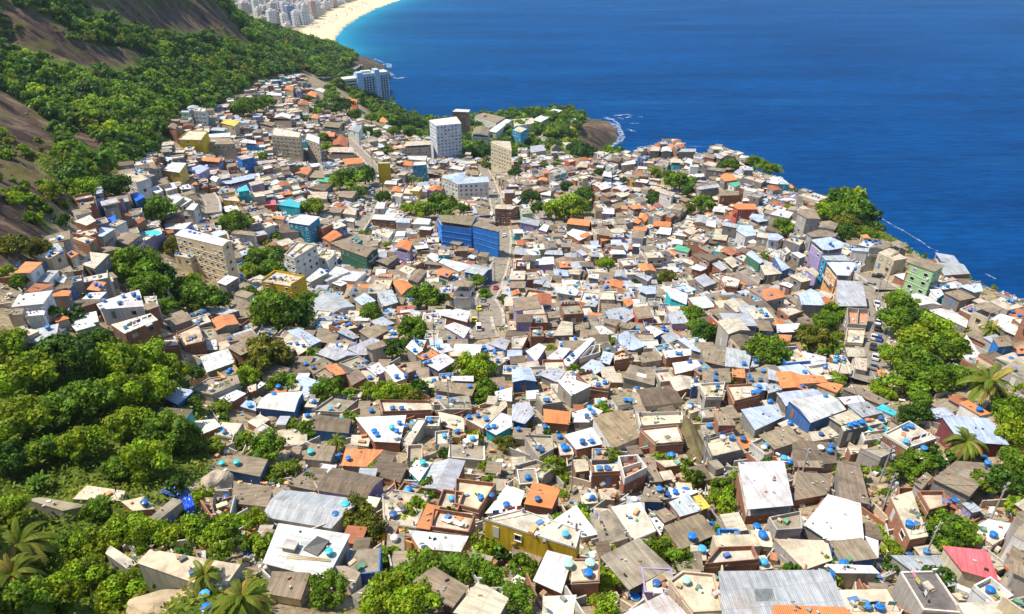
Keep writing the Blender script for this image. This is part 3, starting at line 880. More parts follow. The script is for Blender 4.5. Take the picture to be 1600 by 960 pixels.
# ---- water tanks: centre in quarter pixels; suffix l light blue, w white, t teal, k dark, G green, + large ----
TANKS = """
T 0 480
765,130 1190,50 1215,35 1240,25 1285,10 1255,80 1435,200 300,130 400,140 290,110 1250,355 1305,535w 1385,790l 1525,810 1565,640l
T 400 480
255,225 295,238 510,120 530,112 555,103 578,97 310,355 345,392 685,340 715,465 720,485 830,455 885,455 910,440 975,460 1000,450 995,305 1025,330 1060,345 1085,350 1130,255l 1205,185 1120,120 1070,60 825,30 860,30 840,135 1150,425 1170,420 1160,450 1365,490 1510,335 1510,360 1425,250 1435,285 1530,510 1230,585 855,635 910,632 460,640l 930,710 910,740 950,750 975,720l 880,780 850,755t 880,825w 1075,700 1075,745 1385,675 1350,695 1390,700 740,775 715,850 230,925+ 315,905t 100,495 90,520 340,500 520,920 510,945 1210,800l 1095,940t 1470,750 1495,745
T 800 480
375,293 350,320 600,262l 1065,298 1125,310 1110,342 1165,330 580,468 603,500 215,612 288,612 485,625l 508,658 740,590 720,600 1160,398 1205,385l 1155,430 1275,408 1270,450 1290,480 1480,395 1505,385 1540,395 1480,430 1485,465 1510,472 1530,505 1535,540 1565,528 1230,700 1245,705 420,895 465,890 570,868 480,735 1375,815 1315,815w 1445,825 185,920 240,920 40,760 415,75 430,68 680,65 780,135l 1400,170 310,235 240,190 905,260l
T 1200 480
505,738 547,728 590,720 628,710 668,700 708,692 855,752 895,740 975,885 865,840l 390,832 405,868 405,905 1340,655 1520,320 1510,25 1560,60 20,70 420,340 455,345l 235,500 250,410 370,535 330,880w 80,935l 1350,940 1435,945 15,585
T 0 720
965,275 1410,225 1390,280l 822,712l+ 942,735l+ 1590,580 1290,920 1280,840l 1385,15t 1435,15t
T 400 720
20,580+ 850,350 865,305k 805,410w 560,285t 530,350 455,565t 1420,235 1475,215 1450,275 1550,320 510,5
T 800 720
545,45 600,43 650,40 580,160l 135,260 965,155 968,195 970,230 335,455l 1125,475 1250,395 1530,410 510,615G 425,640G 485,715 770,850+ 845,840+ 893,795 945,755 1035,705G 1190,550l
T 1200 720
1090,158 1148,195 1220,250 1205,262 1128,335 880,415 880,575 950,578 1310,735 615,900+ 600,955 1570,945+
T 0 240
650,915 745,930 770,890 800,885 825,900 320,615 365,610 305,645 520,610 1095,625 1120,620 1180,635l 1185,485 1215,495 1245,500 545,550 640,375 1380,770 1510,785 490,905 510,860 570,855 850,125 988,215 1135,215 1170,205 1375,260 1390,240 1400,265 60,880w 115,700
T 400 240
115,772 135,775 155,778 220,640 600,555 640,605 410,740 440,720 470,715 1040,545 1060,550 620,850 715,850 595,880 1100,580 1160,600 820,470 430,490 1205,790 1225,800 1175,855 1240,925 555,310+
T 800 240
580,780 575,800 600,805 300,750 360,765 280,880 330,885 380,890 910,590 930,580 925,645 960,640 1040,680 750,890 85,500 230,580 180,625 145,530 1240,905 1385,905 1545,860 1440,690 1490,725 1560,220 1070,430 1020,430 720,460
T 1200 240
600,540 632,550 620,585 675,568 700,562 390,565 405,575 500,712 545,730 225,670 245,665 75,910 90,930 120,915 20,885 1050,830 1135,835 1060,910 55,260 85,255 85,205 70,315 150,535 180,540 80,380
"""
# ---- trees: crown centre px, radius px, kind (d dark, m mid, y yellow green, o olive, b bush, p palm, n banana) ----
TREES = """
95,555,42,d 140,540,28,d 40,590,42,y 185,565,34,y 230,565,32,y 265,580,28,y 30,660,42,y 90,640,36,m 140,625,34,m 190,615,34,y 240,610,28,y 200,665,32,y 130,695,32,y 70,705,28,m 250,680,36,m 292,683,26,m 300,632,18,m 225,722,34,y 180,735,22,m 60,755,20,n 305,585,14,d 345,640,16,b 10,540,30,y 8,720,30,d 345,635,14,b 375,690,18,b 330,700,20,b
190,828,30,y 230,838,28,y 150,850,28,y 130,900,32,y 90,930,34,y 60,875,34,y 190,925,34,y 350,835,30,y 300,832,24,y 395,815,20,y 270,845,20,b 20,800,28,y 25,940,36,m 240,870,10,b 150,800,20,m 110,850,24,m
30,850,50,p 20,900,46,p 378,935,48,p 160,785,16,n 320,900,30,p
560,805,30,o 580,830,26,o 510,928,30,m 605,930,38,y 645,948,34,y 665,895,36,m 700,880,24,n 735,895,28,m 770,905,26,m 420,700,28,m 405,720,20,m 450,735,20,b 430,745,20,b 640,900,22,m
895,815,18,m 815,885,22,m 812,935,26,m 1035,858,16,y 1130,790,24,y 1125,762,18,m 945,952,24,y 840,748,12,b 880,748,14,b 880,775,10,b 1370,735,10,b
1490,830,32,m 1475,858,22,m 1570,755,28,d 1590,725,26,m 1392,858,18,y 1395,738,16,p 1425,722,22,m 1410,735,18,m 1450,720,16,m 1520,825,14,b
1440,570,36,m 1405,500,28,m 1465,520,32,y 1490,545,28,m 1420,595,32,m 1462,592,30,m 1400,560,22,y 1410,478,22,m 1440,505,24,d 1435,540,32,y 1270,532,26,o 1290,505,20,m 1302,488,20,m 1205,552,30,m 1255,520,18,o 1430,650,24,d 1545,600,42,p 1510,690,34,p 1550,515,18,p 1580,640,24,m 1588,680,28,y 1310,592,14,y 1375,607,14,y 1388,615,12,y 1385,548,12,m 1570,620,22,p 1440,625,16,m 1500,590,22,m 1300,540,14,m
1100,522,22,d 1082,492,18,m 860,548,10,y 945,530,9,y 1090,512,16,m
415,550,36,o 400,575,22,o 440,560,24,o 440,600,20,m 385,590,18,y 440,490,38,m 470,495,26,d 420,475,26,m 480,470,18,m 640,515,22,m 655,520,16,m 620,545,20,d 745,573,26,y 758,605,18,m 750,622,12,m 510,610,20,m 525,600,14,m 600,612,18,y 630,615,16,y 650,620,16,o 575,612,14,y 700,578,11,y 455,665,14,b 525,688,18,p 785,695,14,o 800,690,10,o 480,690,10,b
250,330,24,m 185,293,24,d 160,290,18,d 132,300,21,y 80,297,15,y 100,345,13,d 215,420,36,m 190,410,22,y 255,440,30,d 235,450,26,m 270,385,17,o 290,460,22,m 315,468,28,m 340,470,18,d 365,350,23,m 380,350,15,m 30,440,13,m 25,385,24,o 60,390,20,o 300,440,14,y 390,425,16,y 405,410,26,m 430,400,20,d 425,425,20,m 260,480,16,m 390,460,16,m
545,280,24,m 570,275,18,d 530,285,16,y 490,325,17,y 600,310,13,d 685,322,22,m 660,330,16,y 640,325,12,y 720,325,8,m 700,340,12,m 725,328,9,d 665,465,24,m 685,470,16,d 650,460,14,m 580,490,18,m 745,440,14,m 757,460,10,m 642,280,9,p 657,280,9,p 560,300,12,m 410,245,9,m 430,370,10,b 415,380,10,b 570,365,9,b 605,385,10,b 560,390,9,b 455,400,8,b
890,325,26,y 870,330,18,y 915,305,16,d 912,325,14,m 830,310,14,d 840,325,12,d 1062,285,20,m 1045,278,14,m 1075,300,12,d 1098,320,18,m 1075,330,12,o 1020,310,11,d 945,412,12,y 1040,435,16,o 885,290,9,d 850,260,7,m 1145,258,12,m 1180,255,14,m 935,270,7,d 975,282,7,d 870,255,9,m 1022,270,10,y 1065,345,8,b 1130,260,10,d 850,470,6,y 805,270,10,d 810,255,8,m
1205,265,14,m 1225,355,17,m 1295,330,18,y 1310,335,20,m 1325,350,18,o 1320,365,16,d 1340,360,12,m 1355,368,10,m 1368,370,8,m 1235,325,8,y 1200,402,10,m 1405,472,20,y 1195,260,9,m 1250,300,5,b 1180,395,7,m
520,155,14,m 540,165,13,d 525,170,12,d 555,180,11,m 580,185,10,m 605,188,9,m 630,192,12,d 650,190,10,d 615,205,10,m 590,210,8,m 640,205,12,m 660,195,9,d 690,238,10,m 705,238,8,m 760,235,12,d 745,240,10,d 750,225,9,m 838,203,9,m 862,208,11,y 880,205,12,m 905,235,15,d 920,238,12,d 890,170,7,m 895,210,10,y 900,195,8,m 725,200,7,m 735,190,7,m 740,215,8,m 400,165,16,m 380,170,18,m 415,160,14,m 420,195,7,d 505,215,9,m 510,230,10,y 500,165,10,m 515,140,10,m 480,155,7,m 585,170,9,m 570,160,7,m 475,185,7,b 800,240,9,m 780,195,6,m 640,225,7,m 605,235,8,m 495,175,8,y 555,150,10,m 575,205,9,d
"""
# ------------------------------------------------------------------ setting: hillside, sea, foam, streets
tag(grid_mesh('hillside_terrain', XX, YY, GZ, {'zone': np.stack([rk, np.clip(vl + ct, 0, 1), sd], -1)}, 'ground'), kind='structure')
sa = np.concatenate([np.linspace(-3, -1.3, 12), np.linspace(-1.25, 1.6, 150), np.linspace(1.7, 4, 12)]); sg = np.linspace(math.log(60), math.log(60000), 260)
SA, SG = np.meshgrid(sa, sg); SY = np.exp(SG); SX = SA * SY
bl = [at_z(*p, 0) for p in ((680,-14),(626,0),(590,13),(560,28),(536,45),(524,60),(532,72),(545,82))]
dist = np.full(SX.shape, 1e9)
for (x0, y0), (x1, y1) in zip(bl[:-1], bl[1:]):
    tt = np.clip(((SX - x0) * (x1 - x0) + (SY - y0) * (y1 - y0)) / ((x1 - x0) ** 2 + (y1 - y0) ** 2), 0, 1)
    dist = np.minimum(dist, np.hypot(SX - x0 - tt * (x1 - x0), SY - y0 - tt * (y1 - y0)))
shl = np.exp(-dist / 36.0) * .65 + np.exp(-dist / 170.0) * .16
tag(grid_mesh('sea_water', SX, SY, np.zeros_like(SX), {'shallow': np.repeat(np.clip(shl, 0, 1)[..., None], 3, -1)}, 'sea_water', False), kind='structure')

def foam_strip(pts, w):
    mb = MB(); pp = [at_z(u, v, 0) for u, v in pts]
    for i in range(len(pp) - 1):
        (x0, y0), (x1, y1) = pp[i], pp[i+1]; d = math.hypot(x1 - x0, y1 - y0); nx, ny = -(y1 - y0) / d, (x1 - x0) / d
        w0 = w * rnd.uniform(.35, .95); mb.face([(x0 - nx * w0, y0 - ny * w0, .06), (x1 - nx * w0, y1 - ny * w0, .06), (x1 + nx * w0, y1 + ny * w0, .06), (x0 + nx * w0, y0 + ny * w0, .06)], 'foam', (1, 1, 1))
    return mb
fm = MB()
for pts, w in (([(1305,296),(1318,305),(1330,312),(1345,322),(1357,329),(1370,337),(1385,346),(1398,354),(1412,361),(1425,369),(1440,378),(1452,387),(1466,393)], 1.3),
               ([(1540,428),(1556,436)], 1.2), ([(945,184),(958,187),(966,194),(968,203),(972,213),(966,222),(955,228),(944,234),(938,242)], 5.0),
               ([(948,190),(957,193),(963,200)], 4.0), ([(960,181),(970,180),(980,179),(988,181)], 4.5), ([(966,184),(974,186)], 3), ([(978,184),(986,183)], 2.5), ([(985,193),(998,193)], 2), ([(980,202),(992,206)], 2.5), ([(1004,183),(996,182)], 2),
               ([(598,101),(608,100),(608,106)], 7), ([(584,92),(600,98)], 5), ([(615,121),(622,123),(632,121)], 7), ([(606,113),(614,118)], 5), ([(526,66),(540,77),(556,86)], 2),
               ([(524,60),(536,45),(560,28),(590,13),(626,0)], 3.0), ([(525,55),(533,46)], 4), ([(990,238),(1040,227),(1110,230)], .8)):
    fm.add(foam_strip(pts, w))
tag(fm.obj('sea_foam'), kind='stuff')

STREETS = [([(1354,436),(1358,455),(1364,475),(1367,500),(1364,530),(1361,560),(1357,590),(1354,606)], 6.5), ([(1350,432),(1370,445),(1392,458)], 6.5),
           ([(543,220),(552,228),(562,238),(578,254),(584,262),(586,275),(588,292),(586,310),(578,328),(566,350),(555,365)], 6.0),
           ([(752,258),(760,274),(768,292),(774,310),(780,335),(788,370),(784,405),(776,430),(768,450),(760,465),(754,482),(750,500),(754,520),(760,532)], 6.5),
           ([(742,470),(755,490),(752,515)], 13), ([(498,124),(520,120),(540,114),(556,108),(566,103)], 6), ([(325,308),(334,322),(334,342)], 6), ([(832,205),(846,212),(853,220),(845,230),(830,236)], 6)]
STREETPX = []
mb = MB(); kb = MB()
for pts, w in STREETS:
    pp = []
    for i in range(len(pts) - 1):
        for k in range(6):
            f = k / 6; h = hit(pts[i][0] * (1-f) + pts[i+1][0] * f, pts[i][1] * (1-f) + pts[i+1][1] * f)
            if h: pp.append(h[:2])
    pp = np.array(pp)
    for _ in range(4): pp[1:-1] = (pp[:-2] + pp[1:-1] * 2 + pp[2:]) / 4
    STREETPX.append((pp, w))
    tg = np.gradient(pp, axis=0); tg /= np.linalg.norm(tg, axis=1)[:, None]; nm = np.stack([-tg[:, 1], tg[:, 0]], 1)
    offs = np.linspace(-w / 2, w / 2, 5)
    zc = np.array([max(float(zt(*(pp[i] + nm[i] * o))) for o in offs) for i in range(len(pp))]) + .12
    for i in range(len(pp) - 1):
        a, b_ = pp[i] - nm[i] * w / 2, pp[i] + nm[i] * w / 2; c_, d_ = pp[i+1] - nm[i+1] * w / 2, pp[i+1] + nm[i+1] * w / 2
        mb.face([(*a, zc[i]), (*c_, zc[i+1]), (*d_, zc[i+1]), (*b_, zc[i])], 'asphalt', (1, 1, 1))
        for sgn in (-1, 1):
            e0, e1 = pp[i] + sgn * nm[i] * w / 2, pp[i+1] + sgn * nm[i+1] * w / 2; f0, f1 = pp[i] + sgn * nm[i] * (w / 2 + 1.1), pp[i+1] + sgn * nm[i+1] * (w / 2 + 1.1)
            if sgn > 0: e0, e1, f0, f1 = e1, e0, f1, f0; za, zb = zc[i+1], zc[i]
            else: za, zb = zc[i], zc[i+1]
            # sidewalk top and kerb face
            kb.face([(*f0, za + .13), (*f1, zb + .13), (*e1, zb + .13), (*e0, za + .13)], 'concrete_slab', (.42, .38, .32))
            kb.face([(*e0, za + .13), (*e1, zb + .13), (*e1, zb - .3), (*e0, za - .3)], 'concrete_slab', (.4, .37, .33))
            kb.face([(*f1, zb + .13), (*f0, za + .13), (*f0, za - 2), (*f1, zb - 2)], 'concrete_slab', (.4, .37, .33))
tag(mb.obj('road'), kind='structure'); tag(kb.obj('pavement'), kind='structure')
def on_street(x, y, m=1.0):
    for pp, w in STREETPX:
        if np.min(np.hypot(pp[:, 0] - x, pp[:, 1] - y)) < w / 2 + m: return True
    return False
# ------------------------------------------------------------------ houses
ROOFC = dict(w=(.70,.70,.70), g=(.42,.445,.48), b=(.47,.56,.72), n=(.30,.24,.17), d=(.18,.14,.10), T=(.31,.245,.15), D=(.15,.135,.125), k=(.56,.49,.38), o=(.70,.26,.10), t=(.40,.15,.075),
             c=(.53,.45,.33), e=(.31,.265,.195), r=(.42,.22,.13), p=(.74,.16,.19), y=(.75,.53,.08), G=(.10,.42,.24), l=(.05,.50,.58), B=(.015,.12,.62), N=(.36,.31,.24), S=(.5,.6,.75))
WALLC = dict(r=(.36,.165,.10), c=(.40,.375,.335), w=(.70,.69,.66), k=(.56,.46,.33), K=(.66,.56,.37), y=(.68,.47,.10), Y=(.70,.47,.03), b=(.03,.20,.62), B=(.07,.16,.38), t=(.03,.32,.55), l=(.04,.48,.55),
             v=(.36,.30,.52), g=(.07,.20,.13), G=(.40,.58,.30), p=(.55,.13,.09), M=(.25,.07,.07), n=(.25,.23,.21), o=(.66,.33,.14), x=(.60,.66,.72), h=(.42,.60,.85))
RNAME = dict(w='white sheet roof', g='pale grey sheet roof', b='light blue sheet roof', n='grey brown roof', d='dark brown roof', T='tan roof', D='charcoal roof', k='cream roof', o='orange roof', t='red brown tile roof',
             c='flat concrete roof', e='dirty concrete roof', r='open brick shell', p='red roof', y='yellow roof', G='green roof', l='turquoise roof', B='blue tarpaulin roof', N='patched roof', S='blue roof')
WNAME = dict(r='brick', c='grey', w='white', k='beige', K='cream', y='yellow', Y='mustard', b='blue', B='dark blue', t='teal', l='turquoise', v='lilac', g='dark green', G='light green', p='red', M='maroon', n='dark grey', o='orange', x='pale grey', h='pale blue')
SLAB = set('cerD')
def ccw(pl):
    a = sum(pl[i][0] * pl[(i+1) % len(pl)][1] - pl[(i+1) % len(pl)][0] * pl[i][1] for i in range(len(pl)))
    return a > 0, abs(a) / 2
def inset(pl, d):
    cx = sum(p[0] for p in pl) / len(pl); cy = sum(p[1] for p in pl) / len(pl); out = []
    for p in pl:
        r = math.hypot(p[0] - cx, p[1] - cy) or 1; f = max(.4, 1 - d * 1.35 / r); out.append((cx + (p[0] - cx) * f, cy + (p[1] - cy) * f))
    return out
def window(mid, tang, nrm, z, w, h, trim):
    mb = MB(); tx, ty = tang; nx, ny = nrm
    def quad(o, hw, z0, z1): return [(mid[0] - tx*hw + nx*o, mid[1] - ty*hw + ny*o), (mid[0] + tx*hw + nx*o, mid[1] + ty*hw + ny*o)], z0, z1
    def slab(hw0, hw1, z0, z1, o0, o1, mname, c):
        pl = [(mid[0] + tx*hw0 + nx*o0, mid[1] + ty*hw0 + ny*o0), (mid[0] + tx*hw1 + nx*o0, mid[1] + ty*hw1 + ny*o0), (mid[0] + tx*hw1 + nx*o1, mid[1] + ty*hw1 + ny*o1), (mid[0] + tx*hw0 + nx*o1, mid[1] + ty*hw0 + ny*o1)]
        if not ccw(pl)[0]: pl = pl[::-1]
        mb.prism(pl, z0, z1, mname, c, bottom=True)
    a = w / 2; f = .1
    if rnd.random() < .28: slab(-a, a, z - h/2, z + h/2, -.02, .03, 'painted', jit(rnd.choice([(.45,.43,.4), (.25,.24,.22), (.3,.36,.4), (.5,.4,.28)]), .2))
    else: slab(-a, a, z - h/2, z + h/2, -.02, .03, 'window_glass', (.02, .02, .03))
    slab(-a - f, a + f, z + h/2, z + h/2 + f, -.02, .12, 'painted', trim); slab(-a - f, a + f, z - h/2 - f, z - h/2, -.02, .16, 'painted', trim)
    slab(-a - f, -a, z - h/2, z + h/2, -.02, .10, 'painted', trim); slab(a, a + f, z - h/2, z + h/2, -.02, .10, 'painted', trim)
    return mb
def dish(x, y, z, az, s=.45):
    mb = MB(); mb.tube((x, y, z - .05), (x, y, z + .55), .03, .03, 'metal', (.5, .5, .5), 5)
    n_ = Vector((math.cos(az) * .75, math.sin(az) * .75, .66)); X = n_.orthogonal().normalized(); Y_ = n_.cross(X); c = Vector((x, y, z + .65)); prev = None
    for r, dd in ((0.05, 0), (s * .6, .07), (s, .2)):
        ring = [tuple(c + X * r * math.cos(k * math.pi / 5) + Y_ * r * math.sin(k * math.pi / 5) + n_ * dd) for k in range(10)]
        if prev:
            for k in range(10): mb.face([prev[k], prev[(k+1) % 10], ring[(k+1) % 10], ring[k]], 'painted', (.78, .77, .74))
        else: mb.face(ring, 'painted', (.7, .7, .7))
        prev = ring
    mb.tube(tuple(c), tuple(c + n_ * s * .9), .025, .02, 'metal', (.4, .4, .4), 4); return mb
class House: pass
def build_house(poly_px, rc, wc, h, fill=None, detail=2, flags=()):
    """poly_px: roof outline in survey pixels, or fill=(list of ground xy)"""
    H = House(); H.rc, H.wc, H.h = rc, wc, h; slab = rc in SLAB; n = len(poly_px) if poly_px else len(fill)
    tilt = 0 if slab else rnd.uniform(.03, .09); td = rnd.uniform(0, 2 * math.pi)
    tx, ty = math.cos(td) * tilt, math.sin(td) * tilt
    if poly_px:
        cu = sum(p[0] for p in poly_px) / n; cv = sum(p[1] for p in poly_px) / n
        q = hit(cu, cv, h)
        if q is None: return None
        zr = q[2]
        for it in range(7):
            c0 = at_z(cu, cv, zr); xy = []
            for u, v in poly_px:
                x, y = at_z(u, v, zr)
                for _ in range(2): x, y = at_z(u, v, zr + (x - c0[0]) * tx + (y - c0[1]) * ty)
                xy.append((x, y))
            gz = [float(zt(x, y)) for x, y in xy]
            need = max(gz) + (1.0 if slab else 1.4) - zr
            if need <= 0.01 or it == 6: break
            zr += min(need, 2.0) * .6
    else:
        xy = fill; c0 = (sum(p[0] for p in xy) / n, sum(p[1] for p in xy) / n); gz = [float(zt(x, y)) for x, y in xy]; zr = max(sum(gz) / n + h, max(gz) + 1.6)
    if not ccw(xy)[0]: xy = xy[::-1]; gz = gz[::-1]
    H.area = ccw(xy)[1]; H.c = c0; H.xy = xy; H.zr = zr; H.tilt = (tx, ty)
    rz = [zr + (x - c0[0]) * tx + (y - c0[1]) * ty for x, y in xy]
    base = min(gz) - 1.2; H.base = min(gz); H.org = (c0[0], c0[1], H.base)
    H.px = pix(c0[0], c0[1], zr); us = [pix(*p, z) for p, z in zip(xy, rz)]
    H.pxpoly = us; lows = [pix(*p, g) for p, g in zip(xy, gz)]
    bu = [p[0] for p in us + lows]; bv = [p[1] for p in us + lows]; H.vis = max(0, min(max(bu), 1600) - max(min(bu), 0)) * max(0, min(max(bv), 960) - max(min(bv), 0)) * .6
    wcol = jit(WALLC[wc], .1); rcol = jit(ROOFC[rc], .1 if rc not in 'wc' else .12)
    if rc == 'c' and rnd.random() < .35: rcol = jit((.58, .52, .42), .1)
    wm = 'brick_wall' if wc in 'rM' else 'plaster'; parts = []
    wall = MB(); roof = MB()
    if slab:
        wxy = xy; wall.prism(wxy, base, [z - .002 for z in rz], wm, wcol, cap=False)
        lip = jit((.42, .38, .32), .1)
        roof.prism(inset(xy, -.06) if detail > 1 else xy, [z - .16 for z in rz], rz, 'concrete_slab', lip, cap=True, bottom=True, cc=rcol)
        ph = rnd.choice((.12, .25, .4, .6, .8)) if rc != 'r' else 1.5
        if (rc == 'r' or rnd.random() < .8) and H.area > 9 and 'np' not in flags:
            par = MB(); inn = inset(xy, .2); pc = wcol if rnd.random() < .75 and 'pw' not in flags else jit((.66, .63, .57), .06)
            pm = wm if pc is wcol else 'plaster'
            skip = rnd.randrange(n) if rnd.random() < .5 and rc != 'r' else -1
            for i in range(n):
                if i == skip: continue
                j = (i + 1) % n
                par.prism([xy[i], xy[j], inn[j], inn[i]], zr + .003, zr + ph, pm, pc, bottom=False)
            if rc == 'r' or (H.area > 60 and rnd.random() < .4):
                i = rnd.randrange(n); j = (i + n // 2) % n; a, b_ = [((inn[k][0] + inn[(k+1) % n][0]) / 2, (inn[k][1] + inn[(k+1) % n][1]) / 2) for k in (i, j)]
                d = math.hypot(b_[0]-a[0], b_[1]-a[1]) or 1; nx, ny = -(b_[1]-a[1])/d*.08, (b_[0]-a[0])/d*.08
                par.prism([(a[0]-nx, a[1]-ny), (b_[0]-nx, b_[1]-ny), (b_[0]+nx, b_[1]+ny), (a[0]+nx, a[1]+ny)], zr + .004, zr + ph * .9, pm, pc)
            parts.append(('parapet', par))
        if detail > 1 and rnd.random() < .45 and H.area > 35:
            # bare column stubs with reinforcing rods left for a further storey
            for p in inset(xy, .45):
                st = MB(); st.box(p, .22, .22, zr + .003, zr + rnd.uniform(.6, 1.5), .3, 'concrete_slab', (.38, .35, .31)); parts.append(('column_stub', st))
    else:
        wxy = inset(xy, .28); wz = [zr + (x - c0[0]) * tx + (y - c0[1]) * ty for x, y in wxy]
        openf = rc != 'B' and h > 3.5 and rnd.random() < .22 and H.area > 20
        if openf:   # open roofed terrace: wall stops short, posts carry the roof
            wall.prism(wxy, base, [z - 1.9 for z in wz], wm, wcol, cap=True, cc=jit((.4, .36, .3)), cm='concrete_slab')
            for p, z in zip(inset(wxy, .1), wz):
                st = MB(); st.box(p, .16, .16, z - 1.9, z - .06, .2, 'painted', (.5, .48, .45)); parts.append(('roof_post', st))
        else: wall.prism(wxy, base, [z - .05 for z in wz], wm, wcol, cap=False)
        mname = {'o': 'clay_tile' if rnd.random() < .5 else 'sheet_metal', 't': 'clay_tile', 'n': 'fibre_cement', 'd': 'fibre_cement', 'T': 'fibre_cement', 'N': 'fibre_cement', 'k': 'fibre_cement', 'B': 'plastic'}.get(rc, 'sheet_metal')
        gable = n == 4 and H.area > 30 and (rc in 'ot' or rnd.random() < .25)
        if gable:   # ridge between the two shorter edges
            L = [math.hypot(xy[i][0] - xy[(i+1) % 4][0], xy[i][1] - xy[(i+1) % 4][1]) for i in range(4)]
            s0 = 0 if L[0] + L[2] < L[1] + L[3] else 1; i0, i1, i2, i3 = [(s0 + k) % 4 for k in range(4)]
            rh = min(L[s0], L[(s0+2) % 4]) * .13
            def mid(a, b_): return ((xy[a][0] + xy[b_][0]) / 2, (xy[a][1] + xy[b_][1]) / 2, (rz[a] + rz[b_]) / 2 + rh)
            R0, R1 = mid(i0, i1), mid(i2, i3); P_ = [(*xy[i], rz[i]) for i in range(4)]
            roof.face([P_[i1], P_[i2], R1, R0], mname, rcol); roof.face([P_[i3], P_[i0], R0, R1], mname, jit(rcol, .04))
            roof.face([P_[i0], P_[i1], R0], wm, wcol); roof.face([P_[i2], P_[i3], R1], wm, wcol)
            roof.face([P_[3], P_[2], P_[1], P_[0]], mname, rcol)
        else:
            edge = tuple(x * .6 for x in rcol)
            roof.prism(xy, [z - .1 for z in rz], rz, mname, rcol, bottom=True)
            if rc in 'nNTwgkb' and H.area > (45 if rc in 'nNT' else 30) and rnd.random() < .6:   # replaced sheets of another age
                for _ in range(rnd.randint(1, 3)):
                    f, g_ = rnd.uniform(.15, .6), rnd.uniform(.1, .6); e = rnd.uniform(.12, .28); e2 = rnd.uniform(.15, .35)
                    def bl_(a, b_):
                        A1 = Vector((*xy[0], rz[0])).lerp(Vector((*xy[1], rz[1])), a); B1 = Vector((*xy[n-1], rz[n-1])).lerp(Vector((*xy[n-2], rz[n-2])), a); r_ = A1.lerp(B1, b_); return (r_.x, r_.y, r_.z + .012)
                    pt = [bl_(f, g_), bl_(f + e, g_), bl_(f + e, g_ + e2), bl_(f, g_ + e2)]
                    if n == 4: roof.face(pt, mname, jit(rnd.choice([(.5,.47,.42), (.33,.28,.22), (.62,.62,.6), (.2,.17,.13)]) if rc in 'nNT' else (lambda k_: tuple(x * k_ for x in rcol))(rnd.choice((.8, .88, 1.1)))))
        H.tilt = (tx, ty)
    parts = [('wall', wall), ('roof', roof)] + parts
    # openings on the walls one can see from the town side
    wn_ = 0; maxw = 0 if 'nw' in flags else 90 if h >= 11 else (6 if H.vis > 1500 else 4); doored = False
    order = sorted(range(n), key=lambda i: (wxy[i][1] + wxy[(i+1) % n][1]))
    for i in order:
        a, b_ = wxy[i], wxy[(i+1) % n]; d = math.hypot(b_[0]-a[0], b_[1]-a[1])
        if d < 2.2: continue
        t = ((b_[0]-a[0])/d, (b_[1]-a[1])/d); nm = (t[1], -t[0]); mx, my = (a[0]+b_[0])/2, (a[1]+b_[1])/2
        fac = -(nm[0] * mx + nm[1] * my) / math.hypot(mx, my)
        if fac < (-.05 if h >= 11 else .12): continue
        top = min(rz[i], rz[(i+1) % n]) - (.1 if slab else .25); g0 = max(float(zt(mx + nm[0]*.3, my + nm[1]*.3)), float(zt(*a)), float(zt(*b_)))
        if not slab and openf: top -= 1.9
        fl = int((top - g0) / 2.75)
        if h >= 11: fl = max(fl, int((h - 2) / 3.0)); step = 2.9
        else: fl = min(max(fl, 0), 3); step = 2.75
        k = max(1, int(d / (2.9 if h >= 11 else 3.2)))
        for f in range(fl):
            z = top - 1.35 - f * step
            if z - .8 < base + 1: continue
            for m_ in range(k):
                if wn_ >= maxw: break
                if rnd.random() < (.3 if h < 11 else .12): continue
                s_ = (m_ + .5) / k * d; pt = (a[0] + t[0]*s_, a[1] + t[1]*s_)
                if f == fl - 1 and not doored and h < 11 and fac > .3:
                    mb = MB(); dc = rnd.choice([(.3,.16,.08), (.1,.2,.45), (.5,.5,.5), (.62,.6,.55), (.12,.25,.16)]); hw = .45
                    pl = [(pt[0]-t[0]*hw-nm[0]*.02, pt[1]-t[1]*hw-nm[1]*.02), (pt[0]-t[0]*hw+nm[0]*.06, pt[1]-t[1]*hw+nm[1]*.06), (pt[0]+t[0]*hw+nm[0]*.06, pt[1]+t[1]*hw+nm[1]*.06), (pt[0]+t[0]*hw-nm[0]*.02, pt[1]+t[1]*hw-nm[1]*.02)]
                    mb.prism(pl if ccw(pl)[0] else pl[::-1], z - 1.35, z + .75, 'painted', dc, bottom=True); parts.append(('door', mb)); doored = True
                else:
                    parts.append(('window', window(pt, t, nm, z, rnd.choice((.9, 1.1, 1.3)) if h < 11 else 1.25, 1.05 if h < 11 else 1.1, rnd.choice([(.7,.7,.68), (.3,.22,.15), (.6,.58,.5), (.25,.25,.25)]) if h < 11 else (.6,.6,.58))))
                    if (h >= 11 and rnd.random() < .22) or (h < 11 and rnd.random() < .1):
                        ac = MB(); q_ = (pt[0] + t[0]*.9, pt[1] + t[1]*.9); o1 = .38; pl = [(q_[0]-t[0]*.35-nm[0]*.01, q_[1]-t[1]*.35-nm[1]*.01), (q_[0]+t[0]*.35-nm[0]*.01, q_[1]+t[1]*.35-nm[1]*.01), (q_[0]+t[0]*.35+nm[0]*o1, q_[1]+t[1]*.35+nm[1]*o1), (q_[0]-t[0]*.35+nm[0]*o1, q_[1]-t[1]*.35+nm[1]*o1)]
                        ac.prism(pl if ccw(pl)[0] else pl[::-1], z - 1.05, z - .6, 'metal', (.6, .6, .57), bottom=True); parts.append(('air_conditioner', ac))
                wn_ += 1
